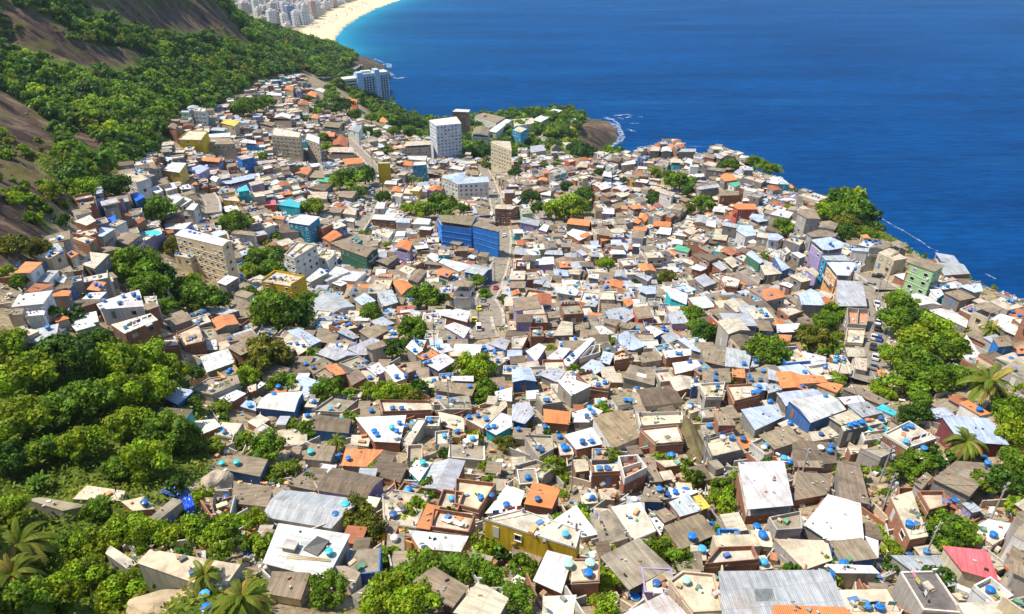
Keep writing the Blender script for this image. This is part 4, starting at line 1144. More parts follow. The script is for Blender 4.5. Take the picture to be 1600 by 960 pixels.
        if fl >= 2 and h < 11 and fac > .35 and d > 3.2 and rnd.random() < .5 and 'nw' not in flags:
            bal = MB(); z = top - 2.6; w_ = rnd.uniform(.55, .95) * d / 2; o = rnd.uniform(.8, 1.2); bc = wcol if rnd.random() < .5 else jit((.5, .47, .42), .1)
            def sl(a0, a1, o0, o1, z0, z1, mn, c_):
                pl = [(mx + t[0]*a0 + nm[0]*o0, my + t[1]*a0 + nm[1]*o0), (mx + t[0]*a1 + nm[0]*o0, my + t[1]*a1 + nm[1]*o0), (mx + t[0]*a1 + nm[0]*o1, my + t[1]*a1 + nm[1]*o1), (mx + t[0]*a0 + nm[0]*o1, my + t[1]*a0 + nm[1]*o1)]
                bal.prism(pl if ccw(pl)[0] else pl[::-1], z0, z1, mn, c_, bottom=True)
            sl(-w_, w_, -.02, o, z - .14, z, 'concrete_slab', (.42, .38, .33)); sl(-w_, w_, o - .1, o, z + .003, z + .85, wm, bc); sl(-w_, -w_ + .1, .0, o - .101, z + .003, z + .85, wm, bc); sl(w_ - .1, w_, .0, o - .101, z + .003, z + .85, wm, bc)
            parts.append(('balcony', bal))
        if h >= 9 and fl > 1:   # floor slabs showing on the front
            o = .12
            for f in range(1, fl):
                bd = MB()
                z = top - f * step
                pl = [(a[0]-nm[0]*.01, a[1]-nm[1]*.01), (a[0]+nm[0]*o, a[1]+nm[1]*o), (b_[0]+nm[0]*o, b_[1]+nm[1]*o), (b_[0]-nm[0]*.01, b_[1]-nm[1]*.01)]
                bd.prism(pl if ccw(pl)[0] else pl[::-1], z - .1, z + .12, 'plaster', jit(tuple(min(.8, x * 1.15 + (.10 if wc == 'b' else .02)) for x in WALLC[wc]), .03), bottom=True); parts.append(('floor_ledge', bd))
    if detail > 1 and H.px[1] > 400 and rnd.random() < .55:
        for _ in range(rnd.choice((1, 1, 2))):
            p = rnd.choice(inset(xy, .3)); z = zr + (p[0] - c0[0]) * tx + (p[1] - c0[1]) * ty
            parts.append(('satellite_dish', dish(p[0], p[1], z, rnd.choice((1.2, 1.6, 2.0)) + rnd.uniform(-.2, .2), rnd.uniform(.32, .5))))
    H.parts = parts; H.tanks = 0; H.label = None; return H
HOUSES = []; ox = oy = 0
for ln in ROOFS.strip().splitlines():
    if ln.startswith('T '): ox, oy = map(int, ln.split()[1:]); continue
    f = ln.split('|'); pts = [tuple(map(float, p.split(','))) for p in f[0].split()]; rc, wc, h, *fl_ = f[1].split(); h = float(h); h = h * (.68 if h < 8 and oy + float(pts[0][1]) / 4 > 480 else .86 if h < 9 else 1)
    H = build_house([(ox + x / 4, oy + y / 4) for x, y in pts], rc, wc, h, flags=fl_)
    if H: H.label = f[2] if len(f) > 2 else None; HOUSES.append(H)
H = build_house([(670,188),(713,182.5),(721,193),(681,196.5)], 'w', 'x', 33); H.label = 'pale grey twelve storey tower block near the sea'; HOUSES.append(H)
# ---- trees are read early so that the fill leaves room for them
TR = []
for tk in TREES.split():
    u, v, r, k = tk.split(','); TR.append((float(u), float(v), float(r), k))
TRA = np.array([(t[0], t[1], t[2]) for t in TR])
HC = np.array([(*H.c, math.sqrt(H.area) * .75 + 1) for H in HOUSES])
def near_house(x, y, m):
    for k in np.nonzero(np.hypot(HC[:, 0] - x, HC[:, 1] - y) < HC[:, 2] * 1.6 + m)[0]:
        pl = HOUSES[k].xy; cx, cy = HOUSES[k].c; r = HC[k, 2]; s = 1 + m / max(r, 1)
        if in_poly(x, y, [(cx + (p[0]-cx) * s, cy + (p[1]-cy) * s) for p in pl]): return True
    return False
VILLAGE = [(0,440),(30,405),(100,330),(185,272),(215,264),(262,240),(268,205),(295,178),(330,180),(405,135),(470,118),(480,130),(500,170),(530,175),(560,195),(600,205),(640,205),(672,215),(720,240),(770,250),(830,240),(900,250),(960,250),(1050,227),(1130,238),(1210,280),(1270,315),(1300,375),(1340,375),(1400,400),(1480,425),(1600,490),(1900,600),(1900,1000),(760,1000),(540,900),(400,860),(430,690),(330,630),(330,560),(280,540),(200,515),(0,535)]
NOFILL = [[(165,390),(270,380),(350,440),(345,490),(240,490),(170,440)], [(1360,470),(1520,480),(1530,600),(1440,640),(1350,610)], [(1375,690),(1600,600),(1600,760),(1450,740)], [(640,860),(820,850),(830,960),(640,960)], [(1062,630),(1095,640),(1098,735),(1062,720)], [(840,740),(905,735),(915,790),(860,790)],
          [(735,455),(772,455),(768,530),(738,530)], [(655,300),(720,300),(720,345),(640,345)], [(860,300),(935,285),(935,345),(860,345)]]
FILL = []
def spot(u, v, r, k):
    hgt = {'p': 1.15, 'b': .35, 'n': .75}.get(k, .85); R = 4
    for _ in range(4):
        q = hit(u, v, R * hgt)
        if q is None: return None
        t = q[1] * CP + (CAMZ - q[2]) * SP; R = r * t / FPX
    return q, R
# depth of everything surveyed, so that filler houses never stand in front of it
PM = np.zeros((480, 800))
def protect(poly, Y):
    us = [p[0] / 2 for p in poly]; vs = [p[1] / 2 for p in poly]; a, b_ = max(0, int(min(us))), min(799, int(max(us)) + 1); c_, d = max(0, int(min(vs))), min(479, int(max(vs)) + 1)
    if a >= b_ or c_ >= d: return
    uu, vv = np.meshgrid(np.arange(a, b_) + .5, np.arange(c_, d) + .5); m_ = in_poly(uu, vv, list(zip(us, vs))); s_ = PM[c_:d, a:b_]; s_[m_] = np.maximum(s_[m_], Y)
for H in HOUSES:
    protect(H.pxpoly, H.c[1]); n_ = len(H.xy); lo = [pix(*p, float(zt(*p)) + .8) for p in H.xy]
    for i in range(n_): j = (i + 1) % n_; protect([H.pxpoly[i], H.pxpoly[j], lo[j], lo[i]], H.c[1])
protect([(533,124),(558,116),(607,110),(607,172),(585,160),(558,150),(548,142),(533,134)], 905)
for u, v, r, k in TR:
    q = spot(u, v, r, k)
    if q: protect([(u + r * .85 * math.cos(a), v + r * .8 * math.sin(a)) for a in np.linspace(0, 6.28, 13)[:-1]], q[0][1])
for pp, w in STREETPX:
    for i in range(len(pp)):
        x, y = pp[i]; c_ = pix(x, y, float(zt(x, y)))
        rr = (w * .5 + 1) * FPX / y * .85; protect([(c_[0] - rr, c_[1] - rr * .4), (c_[0] + rr, c_[1] - rr * .4), (c_[0] + rr, c_[1] + rr * .4), (c_[0] - rr, c_[1] + rr * .4)], y)
def hides(pl, x, y, h):
    g = float(zt(x, y)); pts = pl + [((pl[i][0] + pl[(i+1) % 4][0]) / 2, (pl[i][1] + pl[(i+1) % 4][1]) / 2) for i in range(4)] + [(x, y)]; bad = 0
    for z in (g + h, g + h * .5):
        for p in pts:
            u, v = pix(*p, z)
            if 0 <= u < 1600 and 0 <= v < 960 and PM[int(v / 2), int(u / 2)] > y + 2.5: bad += 1
    return bad
ang = math.radians(23); ca, sa_ = math.cos(ang), math.sin(ang)
cand = []
for i in range(-110, 111):
    for j in range(-12, 175):
        s = 5.5
        gx, gy = i * s + rnd.uniform(-1, 1), j * s + rnd.uniform(-1, 1); x, y = gx * ca - gy * sa_, gx * sa_ + gy * ca
        if 55 < y < 900: cand.append((x, y))
CA = np.array(cand); cz = zt(CA[:, 0], CA[:, 1]); cu, cv = pix(CA[:, 0], CA[:, 1], cz + 3)
ok = in_poly(cu, cv, VILLAGE) & (cz > 3)
for pl in NOFILL: ok &= ~in_poly(cu, cv, pl)
for k in np.nonzero(ok)[0]:
    x, y = CA[k]; u, v = cu[k], cv[k]
    q = hit(u, v, 3)
    if q is None or abs(q[1] - y) > y * .08 + 6: continue
    d2 = np.hypot(TRA[:, 0] - u, TRA[:, 1] - v) - TRA[:, 2] * .75
    if d2.min() < 0 or on_street(x, y, 3.2): continue
    near = v > 600
    if near_house(x, y, 1.0): continue
    sz = rnd.uniform(2.6, 4.0) if near else rnd.uniform(4.8, 8.0); sw = sz * rnd.uniform(.75, 1.15)
    rt = math.atan2(float(zt(x, y + 18) - zt(x, y - 18)), float(zt(x + 18, y) - zt(x - 18, y))) + rnd.gauss(0, .13); c_, s_ = math.cos(rt), math.sin(rt)
    pl = [(x + a*sz/2*c_ - b_*sw/2*s_, y + a*sz/2*s_ + b_*sw/2*c_) for a, b_ in ((-1,-1),(1,-1),(1,1),(-1,1))]
    rc = rnd.choices('wgbnkotcedB', (6, 10, 2.5, 31, 12, 3, 4, 27, 17, 11, 0))[0]; wc = rnd.choices('rcwknvByblpG', (36, 20, 12, 14, 10, 4, 3, 2, 1, 1.2, 1, 1))[0]
    hh = rnd.uniform(1.6, 2.6) if near else rnd.choice((3, 4, 5, 6, 7, 8.6))
    if hides(pl, x, y, hh) > 1:
        hh = 1.9; pl = [(x + (p[0] - x) * .75, y + (p[1] - y) * .75) for p in pl]
        if hides(pl, x, y, hh) > 4: continue
    H = build_house(None, rc, wc, hh, fill=pl, detail=1)
    if H: FILL.append(H)
print('houses traced', len(HOUSES), 'fill', len(FILL))
HOUSES.sort(key=lambda H: -H.vis)
named = [H for H in HOUSES if H.h >= 12]; plain = [H for H in HOUSES if H.h < 12]
plain.sort(key=lambda H: (-(H.label is not None), -H.vis)); THINGS = named + plain[:292]; REST = plain[292:] + FILL
mass = MB()
for H in REST:
    for nm, mb in H.parts: mass.add(mb)
tag(mass.obj('houses'), 'tightly packed small hillside houses filling the gaps of the town', 'houses', kind='stuff')
# ------------------------------------------------------------------ telling look-alikes apart in words
MARKS = [(H.label, H.px) for H in THINGS if H.label]
ORD = ['', 'second ', 'third ', 'fourth ', 'fifth ', 'sixth ', 'seventh ', 'eighth ', 'ninth ', 'tenth ', 'eleventh ', 'twelfth ']
SHORT = {}
def short(lbl):
    w = lbl.split()
    cut = [i for i, x in enumerate(w) if x in ('with', 'beside', 'above', 'below', 'on', 'in', 'at', 'by', 'near', 'behind', 'under', 'half', 'under', 'running', 'among', 'between', 'carrying', 'crowded', 'over', 'along', 'beneath', 'holding', 'streaked', 'strewn')]
    return ' '.join(w[:cut[0]]) if cut and cut[0] >= 3 else lbl
_s = {}
for l, p in MARKS: _s.setdefault(short(l), []).append(l)
USE = [(short(l) if len(_s[short(l)]) == 1 else l, p) for l, p in MARKS]
def rel(dx, dy):
    a = math.degrees(math.atan2(-dy, dx)) % 360
    return ['right of', 'up and right of', 'above', 'up and left of', 'left of', 'down and left of', 'below', 'down and right of'][int((a + 22.5) // 45) % 8]
def assign(items):
    """items: (obj, description, px). Sets a label that no other thing carries."""
    buckets = {}
    for o, d, p in items:
        ds = sorted((math.hypot(p[0] - m[1][0], (p[1] - m[1][1]) * 1.3), m) for m in USE)
        room = [x for x in ds if len((d + ' ' + x[1][0]).split()) <= 10 and x[0] > 1]; dist, m = room[0] if room else min((x for x in ds if x[0] > 1), key=lambda x: (len(x[1][0].split()), x[0]))
        buckets.setdefault((d, rel(p[0] - m[1][0], p[1] - m[1][1]), m[0]), []).append((dist, o))
    for (d, r, m), l in buckets.items():
        l.sort(key=lambda e: e[0])
        for k, (dist, o) in enumerate(l):
            if len(l) > 1: o['label'] = ('nearer ' if k == 0 else 'farther ' if len(l) == 2 else ORD[k]) + d + ' ' + r + ' the ' + m if len(l) == 2 else (('first ' + d) if k == 0 else ORD[min(k, 11)] + d) + ' ' + r + ' the ' + m
            else: o['label'] = d + ' ' + r + ' the ' + m
            trim(o)
def trim(o):
    w = o['label'].split()
    if len(w) <= 16: return
    for a, b_ in ((' house with ', ' house, '), (' and left of', ' left of'), (' and right of', ' right of'), ('pale grey sheet', 'grey'), ('flat concrete', 'concrete'), ('dirty concrete', 'dirty'), ('light blue sheet', 'light blue'), ('white sheet', 'white'), ('grey brown', 'brown')):
        o['label'] = o['label'].replace(a, b_, 1)
        if len(o['label'].split()) <= 16: return
# ------------------------------------------------------------------ houses as things
items = []
for H in THINGS:
    tall = H.h >= 12
    e = empty('apartment_building' if tall else 'house', H.org); H.obj = e
    tag(e, None, 'apartment building' if tall else 'house', 'tall blocks rising out of the town' if tall else 'houses packed on the hillside')
    nw = 0; extra = MB()
    for nm, mb in H.parts:
        if nm == 'window':
            nw += 1
        mb.obj(nm, e, H.org)
    if H.label: e['label'] = H.label
    else:
        size = 'broad ' if H.area > 110 else 'tiny ' if H.area < 22 else 'small ' if H.area < 45 else ''
        H.desc = size + WNAME[H.wc] + ' house with ' + RNAME[H.rc]; items.append((e, H.desc, H.px))
assign(items)
# ------------------------------------------------------------------ water tanks
TC = {'': (.004, .145, .48), 'l': (.06, .33, .62), 'w': (.66, .65, .60), 't': (.03, .42, .45), 'k': (.06, .06, .07), 'G': (.30, .48, .38)}
TC.update(a=(.014, .115, .33), e=(.035, .19, .45), i=(.02, .095, .26))
TN = {'': 'blue', 'l': 'light blue', 'w': 'white', 't': 'turquoise', 'k': 'dark', 'G': 'pale green'}
def tank_parts(k, big):
    b = MB(); l = MB(); R = .56 * (1.3 if big else 1); c = TC[k]
    b.lathe((0, 0, 0), [(R*.72, 0), (R*.78, .1), (R*.80, .11), (R*.88, .4), (R*.90, .42), (R*.97, .66), (R*1.03, .68), (R*1.03, .74)], 'plastic', c, 16)
    lc = tuple(min(1, x * 1.12 + .005) for x in c)
    l.lathe((0, 0, .745), [(R*1.06, 0), (R*1.06, .07), (R*.98, .10), (R*.55, .18), (R*.32, .21), (R*.30, .25), (R*.05, .26)], 'plastic', lc, 16)
    for i in range(8):
        a = i * math.pi / 4; l.box((math.cos(a) * R * .68, math.sin(a) * R * .68), R * .55, .05, .85, .95, a, 'plastic', lc)
    return b, l
TMESH = {}
def tank_mesh(k, big):
    if k == '': k = rnd.choice(('', '', 'a', 'e', 'i'))
    if (k, big) not in TMESH: b, l = tank_parts(k, big); TMESH[(k, big)] = (b.mesh('tank_body'), l.mesh('lid'))
    return TMESH[(k, big)]
def on_roof(u, v):
    best = None
    for H in HOUSES + FILL:
        if abs(H.px[0] - u) > 130 or abs(H.px[1] - v) > 130: continue
        p = H.pxpoly; cx = sum(a[0] for a in p) / len(p); cy = sum(a[1] for a in p) / len(p)
        for s in (1.0, 1.12):
            if in_poly(u, v, [(cx + (a[0]-cx) * s, cy + (a[1]-cy) * s) for a in p]):
                sc = (s, H.c[1])
                if best is None or sc < best[0]: best = (sc, H)
                break
    return best[1] if best else None
tk_items = []; per = {}
ox = oy = 0; pend = []
for ln in TANKS.strip().splitlines():
    if ln.startswith('T '): ox, oy = map(int, ln.split()[1:]); continue
    for tk in ln.split():
        s = tk; big = '+' in s; s = s.replace('+', ''); k = s[-1] if s[-1].isalpha() else ''; s = s.rstrip('lwtkG')
        x, y = s.split(','); pend.append((ox + float(x) / 4, oy + float(y) / 4, k, big))
for u, v, k, big in pend:
    H = on_roof(u, v)
    if H is None:
        # beside a roof: pull onto the closest one within a few pixels, else onto the ground
        c = min(HOUSES, key=lambda h: min(math.hypot(p[0] - u, p[1] - v) for p in h.pxpoly)); d = min(math.hypot(p[0] - u, p[1] - v) for p in c.pxpoly)
        if d < 9: H = c
    if H is not None:
        x, y = at_z(u, v, H.zr + .6); z = H.zr
        pl = inset(H.xy, 1.0)
        if not in_poly(x, y, pl):
            cx, cy = H.c
            for f in np.linspace(0, .75, 16):
                if in_poly(x + (cx - x) * f, y + (cy - y) * f, pl): x, y = x + (cx - x) * f, y + (cy - y) * f; break
            else: x, y = cx, cy
        z = H.zr + (x - H.c[0]) * H.tilt[0] + (y - H.c[1]) * H.tilt[1] + .01
    else:
        q = hit(u, v, .6); x, y = q[0], q[1]; z = float(zt(x, y)) - .02
    if any(math.hypot(x - a, y - b_) < 1.35 and abs(z - c_) < 1 for a, b_, c_ in [p[3] for p in per.get(id(H), [])]): x += rnd.choice((-1.5, 1.5)); 
    bm_, lm = tank_mesh(k, big)
    e = empty('water_tank', (x, y, z), rnd.uniform(0, 6)); sc_ = rnd.uniform(.82, 1.08); e.scale = (sc_, sc_, sc_ * rnd.uniform(.85, 1.15)); tag(e, None, 'water tank', 'round water tanks on the roofs')
    ob = bpy.data.objects.new('tank_body', bm_); col.objects.link(ob); ob.parent = e
    if v > 380: ol = bpy.data.objects.new('lid', lm); col.objects.link(ol); ol.parent = e
    else:
        ol = bpy.data.objects.new('lid', lm); col.objects.link(ol); ol.parent = e
    per.setdefault(id(H), []).append((e, k, pix(x, y, z + .6), (x, y, z))); 
    if H: H.tanks += 1
byid = {id(H): H for H in HOUSES + FILL}
loose = []
for hid, l in per.items():
    H = byid.get(hid); lab = H.obj.get('label') if H is not None and hasattr(H, 'obj') else None
    if lab is None:
        loose += [(e, TN[k] + ' water tank', p) for e, k, p, _ in l]; continue
    for k in set(t[1] for t in l):
        g = sorted([t for t in l if t[1] == k], key=lambda t: (t[2][0], t[2][1])); m = len(g)
        w = lab.split(); base_l = short(lab) if any(short(lab) == s for s, _ in USE) else lab
        # a roof that is itself found by a landmark is named in full, its tank in few words
        if len(base_l.split()) > 7: loose += [(t[0], TN[k] + ' water tank', t[2]) for t in g]; continue
        for i, t in enumerate(g):
            pos = '' if m == 1 else ('leftmost ' if i == 0 else 'rightmost ' if i == m - 1 else 'middle ' if m == 3 else ORD[i] + 'from left ')
            t[0]['label'] = pos + TN[k] + ' water tank on the ' + base_l
assign(loose)
ft = MB()
for H in FILL:
    if H.rc in 'ce' and rnd.random() < .6 or rnd.random() < .12:
        for _ in range(rnd.choice((1, 1, 2, 3))):
            p = inset(H.xy, 1.1); a, b_ = rnd.random(), rnd.random(); x = p[0][0] + (p[1][0]-p[0][0])*a + (p[3][0]-p[0][0])*b_; y = p[0][1] + (p[1][1]-p[0][1])*a + (p[3][1]-p[0][1])*b_
            z = H.zr + (x - H.c[0]) * H.tilt[0] + (y - H.c[1]) * H.tilt[1]
            ft.lathe((x, y, z), [(.45, 0), (.55, .7), (.6, .72), (.4, .9), (.1, 1.0)], 'plastic', TC[rnd.choice(('', '', '', 'l', 'w'))], 9)
tag(ft.obj('water_tanks'), 'small blue water tanks dotted over the packed roofs far off', 'water tanks', kind='stuff')
# ------------------------------------------------------------------ clutter on terraces and yards
cl = MB(); PAL = [(.5,.45,.38), (.3,.2,.12), (.6,.58,.55), (.45,.2,.1), (.7,.68,.64), (.1,.2,.45), (.2,.19,.17), (.55,.42,.25), (.62,.3,.15), (.15,.3,.2)]
def junk(x, y, z, k):
    for _ in range(k):
        s = rnd.uniform(.2, .9); cl.box((x + rnd.gauss(0, .9), y + rnd.gauss(0, .9)), s, s * rnd.uniform(.3, 2.2), z - .05, z + rnd.uniform(.08, .6), rnd.uniform(0, 3), rnd.choice(('plaster', 'concrete_slab', 'painted')), jit(rnd.choice(PAL), .2))
for H in HOUSES + FILL:
    if H.rc in SLAB and H.px[1] > 330:
        for _ in range(int(H.area / 16) + 1):
            p = inset(H.xy, 1.0); n_ = len(p); w_ = [rnd.random() for _ in p]; t_ = sum(w_); x = sum(a[0] * b_ for a, b_ in zip(p, w_)) / t_; y = sum(a[1] * b_ for a, b_ in zip(p, w_)) / t_
            if rnd.random() < .75: junk(x, y, H.zr, rnd.randint(1, 4))
for H in HOUSES:   # bricks and tyres holding the sheets down
    if H.rc not in SLAB and H.px[1] > 430:
        for _ in range(rnd.randint(0, 5)):
            p = inset(H.xy, .8); w_ = [rnd.random() ** 2 for _ in p]; t_ = sum(w_); x = sum(a[0] * b_ for a, b_ in zip(p, w_)) / t_; y = sum(a[1] * b_ for a, b_ in zip(p, w_)) / t_
            z = H.zr + (x - H.c[0]) * H.tilt[0] + (y - H.c[1]) * H.tilt[1]; cl.box((x, y), rnd.uniform(.2, .5), rnd.uniform(.15, .3), z - .05, z + rnd.uniform(.12, .3), rnd.uniform(0, 3), 'brick_wall', jit(rnd.choice([(.4, .2, .12), (.3, .27, .22), (.05, .05, .05), (.5, .45, .4)])))
la = MB()   # washing hung out over the terraces
for H in HOUSES + FILL:
    if H.rc in SLAB and H.px[1] > 400 and H.area > 14 and rnd.random() < .4:
        p = inset(H.xy, .7); i = rnd.randrange(len(p)); a, b_ = p[i], p[(i + 1) % len(p)]; d = math.hypot(b_[0]-a[0], b_[1]-a[1]); az = math.atan2(b_[1]-a[1], b_[0]-a[0]); s = .4
        la.tube((a[0], a[1], H.zr), (a[0], a[1], H.zr + 1.9), .04, .04, 'painted', (.4, .35, .3), 5); la.tube((b_[0], b_[1], H.zr), (b_[0], b_[1], H.zr + 1.9), .04, .04, 'painted', (.4, .35, .3), 5)
        while s < d - .5:
            w_ = rnd.uniform(.4, 1.1); f = (s + w_ / 2) / d; la.box((a[0] + (b_[0]-a[0]) * f, a[1] + (b_[1]-a[1]) * f), w_, .04, H.zr + rnd.uniform(.9, 1.3), H.zr + 1.8, az + rnd.uniform(-.2, .2), 'plaster', jit(rnd.choice([(.75,.75,.72), (.6,.1,.1), (.1,.2,.55), (.7,.6,.15), (.7,.3,.4), (.1,.1,.12), (.3,.55,.6)]))); s += w_ + rnd.uniform(.05, .5)
tag(la.obj('laundry'), 'washing in many colours hanging on lines over the terraces', 'laundry', kind='stuff')
vm = (vl > .6) & (YY > 50) & (YY < 420)
ii, jj = np.nonzero(vm); sel = nr.choice(len(ii), 5200, p=(YY[ii, jj] ** .3) / (YY[ii, jj] ** .3).sum())
for k in sel:
    x, y = XX[ii[k], jj[k]] + rnd.uniform(-.5, .5), YY[ii[k], jj[k]] + rnd.uniform(-.5, .5); u, v = pix(x, y, float(zt(x, y)))
    if -50 < u < 1650 and 330 < v < 1000 and not on_street(x, y, .5): junk(x, y, float(zt(x, y)), rnd.randint(1, 3))
# low yard walls and stair ramps stepping down the slope
for k in nr.choice(len(ii), 1500):
    x, y = XX[ii[k], jj[k]], YY[ii[k], jj[k]]; z = float(zt(x, y)); u, v = pix(x, y, z)
    if not (-30 < u < 1630 and 420 < v < 990) or on_street(x, y, 2): continue
    a = ang + rnd.gauss(0, .4) + (0 if rnd.random() < .5 else math.pi / 2); L = rnd.uniform(2, 6)
    cl.box((x, y), L, .2, z - 1.2, z + rnd.uniform(.5, 1.7), a, rnd.choice(('brick_wall', 'plaster')), jit(rnd.choice([WALLC['r'], WALLC['c'], WALLC['k'], (.5,.47,.42)])))
tag(cl.obj('debris'), 'bricks, boards, yard walls and oddments cluttering terraces and alleys', 'clutter', kind='stuff')
# ------------------------------------------------------------------ trees
LEAF = dict(d=(.058, .125, .011), m=(.122, .208, .011), y=(.195, .275, .011), o=(.145, .15, .016), b=(.145, .21, .012))
def crown_np(kind, nq, size, seed, lobes=26, flat=.8):
    r = np.random.default_rng(seed); base = np.array(LEAF[kind])
    th = r.uniform(0, 2*np.pi, lobes); zz = r.uniform(-.35, 1, lobes) ** 1; rr = np.sqrt(np.clip(1 - zz**2, 0, 1)) * r.uniform(.3, .98, lobes)
    C = np.stack([rr*np.cos(th), rr*np.sin(th), zz*.62*flat + .05], 1); R = r.uniform(.15, .42, lobes); tint = r.uniform(.62, 1.5, lobes)
    hue = r.uniform(-.15, .12, lobes)
    k = r.integers(0, lobes, nq); d = r.normal(size=(nq, 3)); d[:, 2] = d[:, 2] * .9 + .35; d /= np.linalg.norm(d, axis=1)[:, None]
    P = C[k] + d * (R[k] * r.uniform(.62, 1.14, nq) ** 1)[:, None] * np.array([1, 1, .85])
    st = r.uniform(size=nq) < .14; P[st] = P[st] * r.uniform(.8, 1.18, (int(st.sum()), 1)) + r.normal(size=(int(st.sum()), 3)) * .07
    nrm = d + r.normal(size=(nq, 3)) * .45; nrm /= np.linalg.norm(nrm, axis=1)[:, None]
    ax = np.cross(nrm, r.normal(size=(nq, 3))); ax /= np.linalg.norm(ax, axis=1)[:, None]; ay = np.cross(nrm, ax)
    s = size * r.uniform(.6, 1.35, nq)[:, None]; ay = ay * r.uniform(.55, 1.0, nq)[:, None]
    V = np.stack([P - ax*s, P - ay*s + nrm*s*.25, P + ax*s, P + ay*s + nrm*s*.1], 1)
    c = base[None] * (tint[k] * r.uniform(.75, 1.3, nq))[:, None]; c[:, 0] *= 1 + hue[k]; return V, c
def quads_mesh(name, V, C, mname='foliage'):
    n = len(V); me = bpy.data.meshes.new(name); me.vertices.add(n*4); me.vertices.foreach_set('co', V.astype(np.float32).ravel())
    me.loops.add(n*4); me.loops.foreach_set('vertex_index', np.arange(n*4, dtype=np.int32)); me.polygons.add(n); me.polygons.foreach_set('loop_start', np.arange(0, n*4, 4, dtype=np.int32))
    me.update(calc_edges=True); a = me.color_attributes.new('Col', 'FLOAT_COLOR', 'CORNER'); cc = np.concatenate([np.repeat(C, 4, 0), np.ones((n*4, 1))], 1); a.data.foreach_set('color', cc.astype(np.float32).ravel())
    me.materials.append(MAT[mname]); me.update(); return me
CROWN = {}
for i, k in enumerate('dmyob'):
    CROWN[k] = [quads_mesh('crown', *crown_np(k, 3600 if k != 'b' else 1500, .075 if k != 'b' else .11, 100 + i * 7 + j, 24 + 5 * j)) for j in range(3)]
def trunk_mesh(seed):
    r = random.Random(seed); mb = MB(); mb.tube((0, 0, -1.1), (.05, .03, -.45), .07, .05, 'bark', (1, 1, 1), 7)
    for i in range(5):
        a = i * 1.26 + r.uniform(-.3, .3); m_ = (.05 + .25*math.cos(a), .03 + .25*math.sin(a), -.15); mb.tube((.05, .03, -.47), m_, .042, .028, 'bark', (1, 1, 1), 6)
        mb.tube(m_, (m_[0] + .32*math.cos(a + .4), m_[1] + .32*math.sin(a + .4), .22), .028, .01, 'bark', (1, 1, 1), 5)
    return mb.mesh('trunk')
TRUNK = [trunk_mesh(s) for s in range(3)]
def frond(mb, o, az, L, droop, c, wide=.22, seg=9, rise=.5):
    p = Vector(o); d = Vector((math.cos(az) * math.cos(rise), math.sin(az) * math.cos(rise), math.sin(rise))); st = L / seg; side = Vector((-math.sin(az), math.cos(az), 0))
    for i in range(seg):
        q = p + d * st; t = i / seg; w = wide * L * (math.sin(math.pi * min(1, t * .85 + .15)) ** .7)
        for s in (-1, 1):
            for f in (0, .5):
                b0 = p.lerp(q, f); b1 = p.lerp(q, f + .34); tip = b0 + side * s * w + d * st * .9 - Vector((0, 0, w * .55))
                mb.face([tuple(b0), tuple(b1), tuple(tip + d * .06), tuple(tip)], 'foliage', jit(c, .2))
        p = q; d = (d - Vector((0, 0, droop / seg))).normalized()
def palm_mesh(seed):
    r = random.Random(seed); mb = MB()
    for i in range(36): frond(mb, (0, 0, 0), i * 2.4 + r.uniform(-.25, .25), r.uniform(.75, 1.15), r.uniform(1.5, 2.7), jit((.15, .2, .018) if i % 5 else (.28, .23, .05), .25), .13, 11, r.uniform(-.1, 1.3))
    return mb.mesh('crown')
PALM = [palm_mesh(s) for s in range(3)]
mb = MB()
for i in range(10): mb.tube((0, .02*math.sin(i), -i*.12), (0, .02*math.sin(i+1), -(i+1)*.12), .045 + .003*i, .048 + .003*i, 'bark', (1, 1, 1), 8)
PTRUNK = mb.mesh('trunk')
def banana_mesh(seed):
    r = random.Random(seed); mb = MB()
    for c in range(5):
        ox_, oy_ = r.uniform(-.4, .4), r.uniform(-.4, .4); mb.tube((ox_, oy_, -.8), (ox_, oy_, -.1), .06, .04, 'foliage', (.09, .12, .02), 6)
        for i in range(7):
            az = i * .9 + r.uniform(-.3, .3); p = Vector((ox_, oy_, -.1)); rise = r.uniform(.5, 1.25); d = Vector((math.cos(az)*math.cos(rise), math.sin(az)*math.cos(rise), math.sin(rise))); sd_ = Vector((-math.sin(az), math.cos(az), 0)); L = r.uniform(.6, .95); cc = jit((.10, .20, .015), .25); pw = .02
            for k in range(6):
                q_ = p + d * L / 6; w = .11 * math.sin(math.pi * (k + 1) / 7) ** .6
                mb.face([tuple(p - sd_*pw - Vector((0,0,pw*.4))), tuple(p), tuple(q_), tuple(q_ - sd_*w - Vector((0,0,w*.4)))], 'foliage', cc); mb.face([tuple(p), tuple(p + sd_*pw - Vector((0,0,pw*.4))), tuple(q_ + sd_*w - Vector((0,0,w*.4))), tuple(q_)], 'foliage', cc)
                p = q_; pw = w; d = (d - Vector((0, 0, .22))).normalized()
    return mb.mesh('leaves')
BAN = [banana_mesh(s) for s in range(2)]
KN = dict(d='dark green leafy tree', m='mid green leafy tree', y='bright yellow green tree', o='olive brown tree', b='low bright green bush', p='palm with drooping fronds', n='clump of broad leaved banana plants')
TR.sort(key=lambda t: -t[2]); keep = TR[:290]; rest_t = TR[290:]
bulk_V = []; bulk_C = []
LOW = {k: [crown_np(k, 560, .15, 500 + i * 5 + j, 14) for j in range(4)] for i, k in enumerate('dmyob')}
def bulk(x, y, z, R, k):
    V, C = rnd.choice(LOW[k]); a = rnd.uniform(0, 6.28); c_, s_ = math.cos(a), math.sin(a); M = np.array([[c_, -s_, 0], [s_, c_, 0], [0, 0, rnd.uniform(.85, 1.2)]]) * R
    bulk_V.append(V @ M.T + np.array([x, y, z])); bulk_C.append(C * rnd.uniform(.75, 1.3))
t_items = []
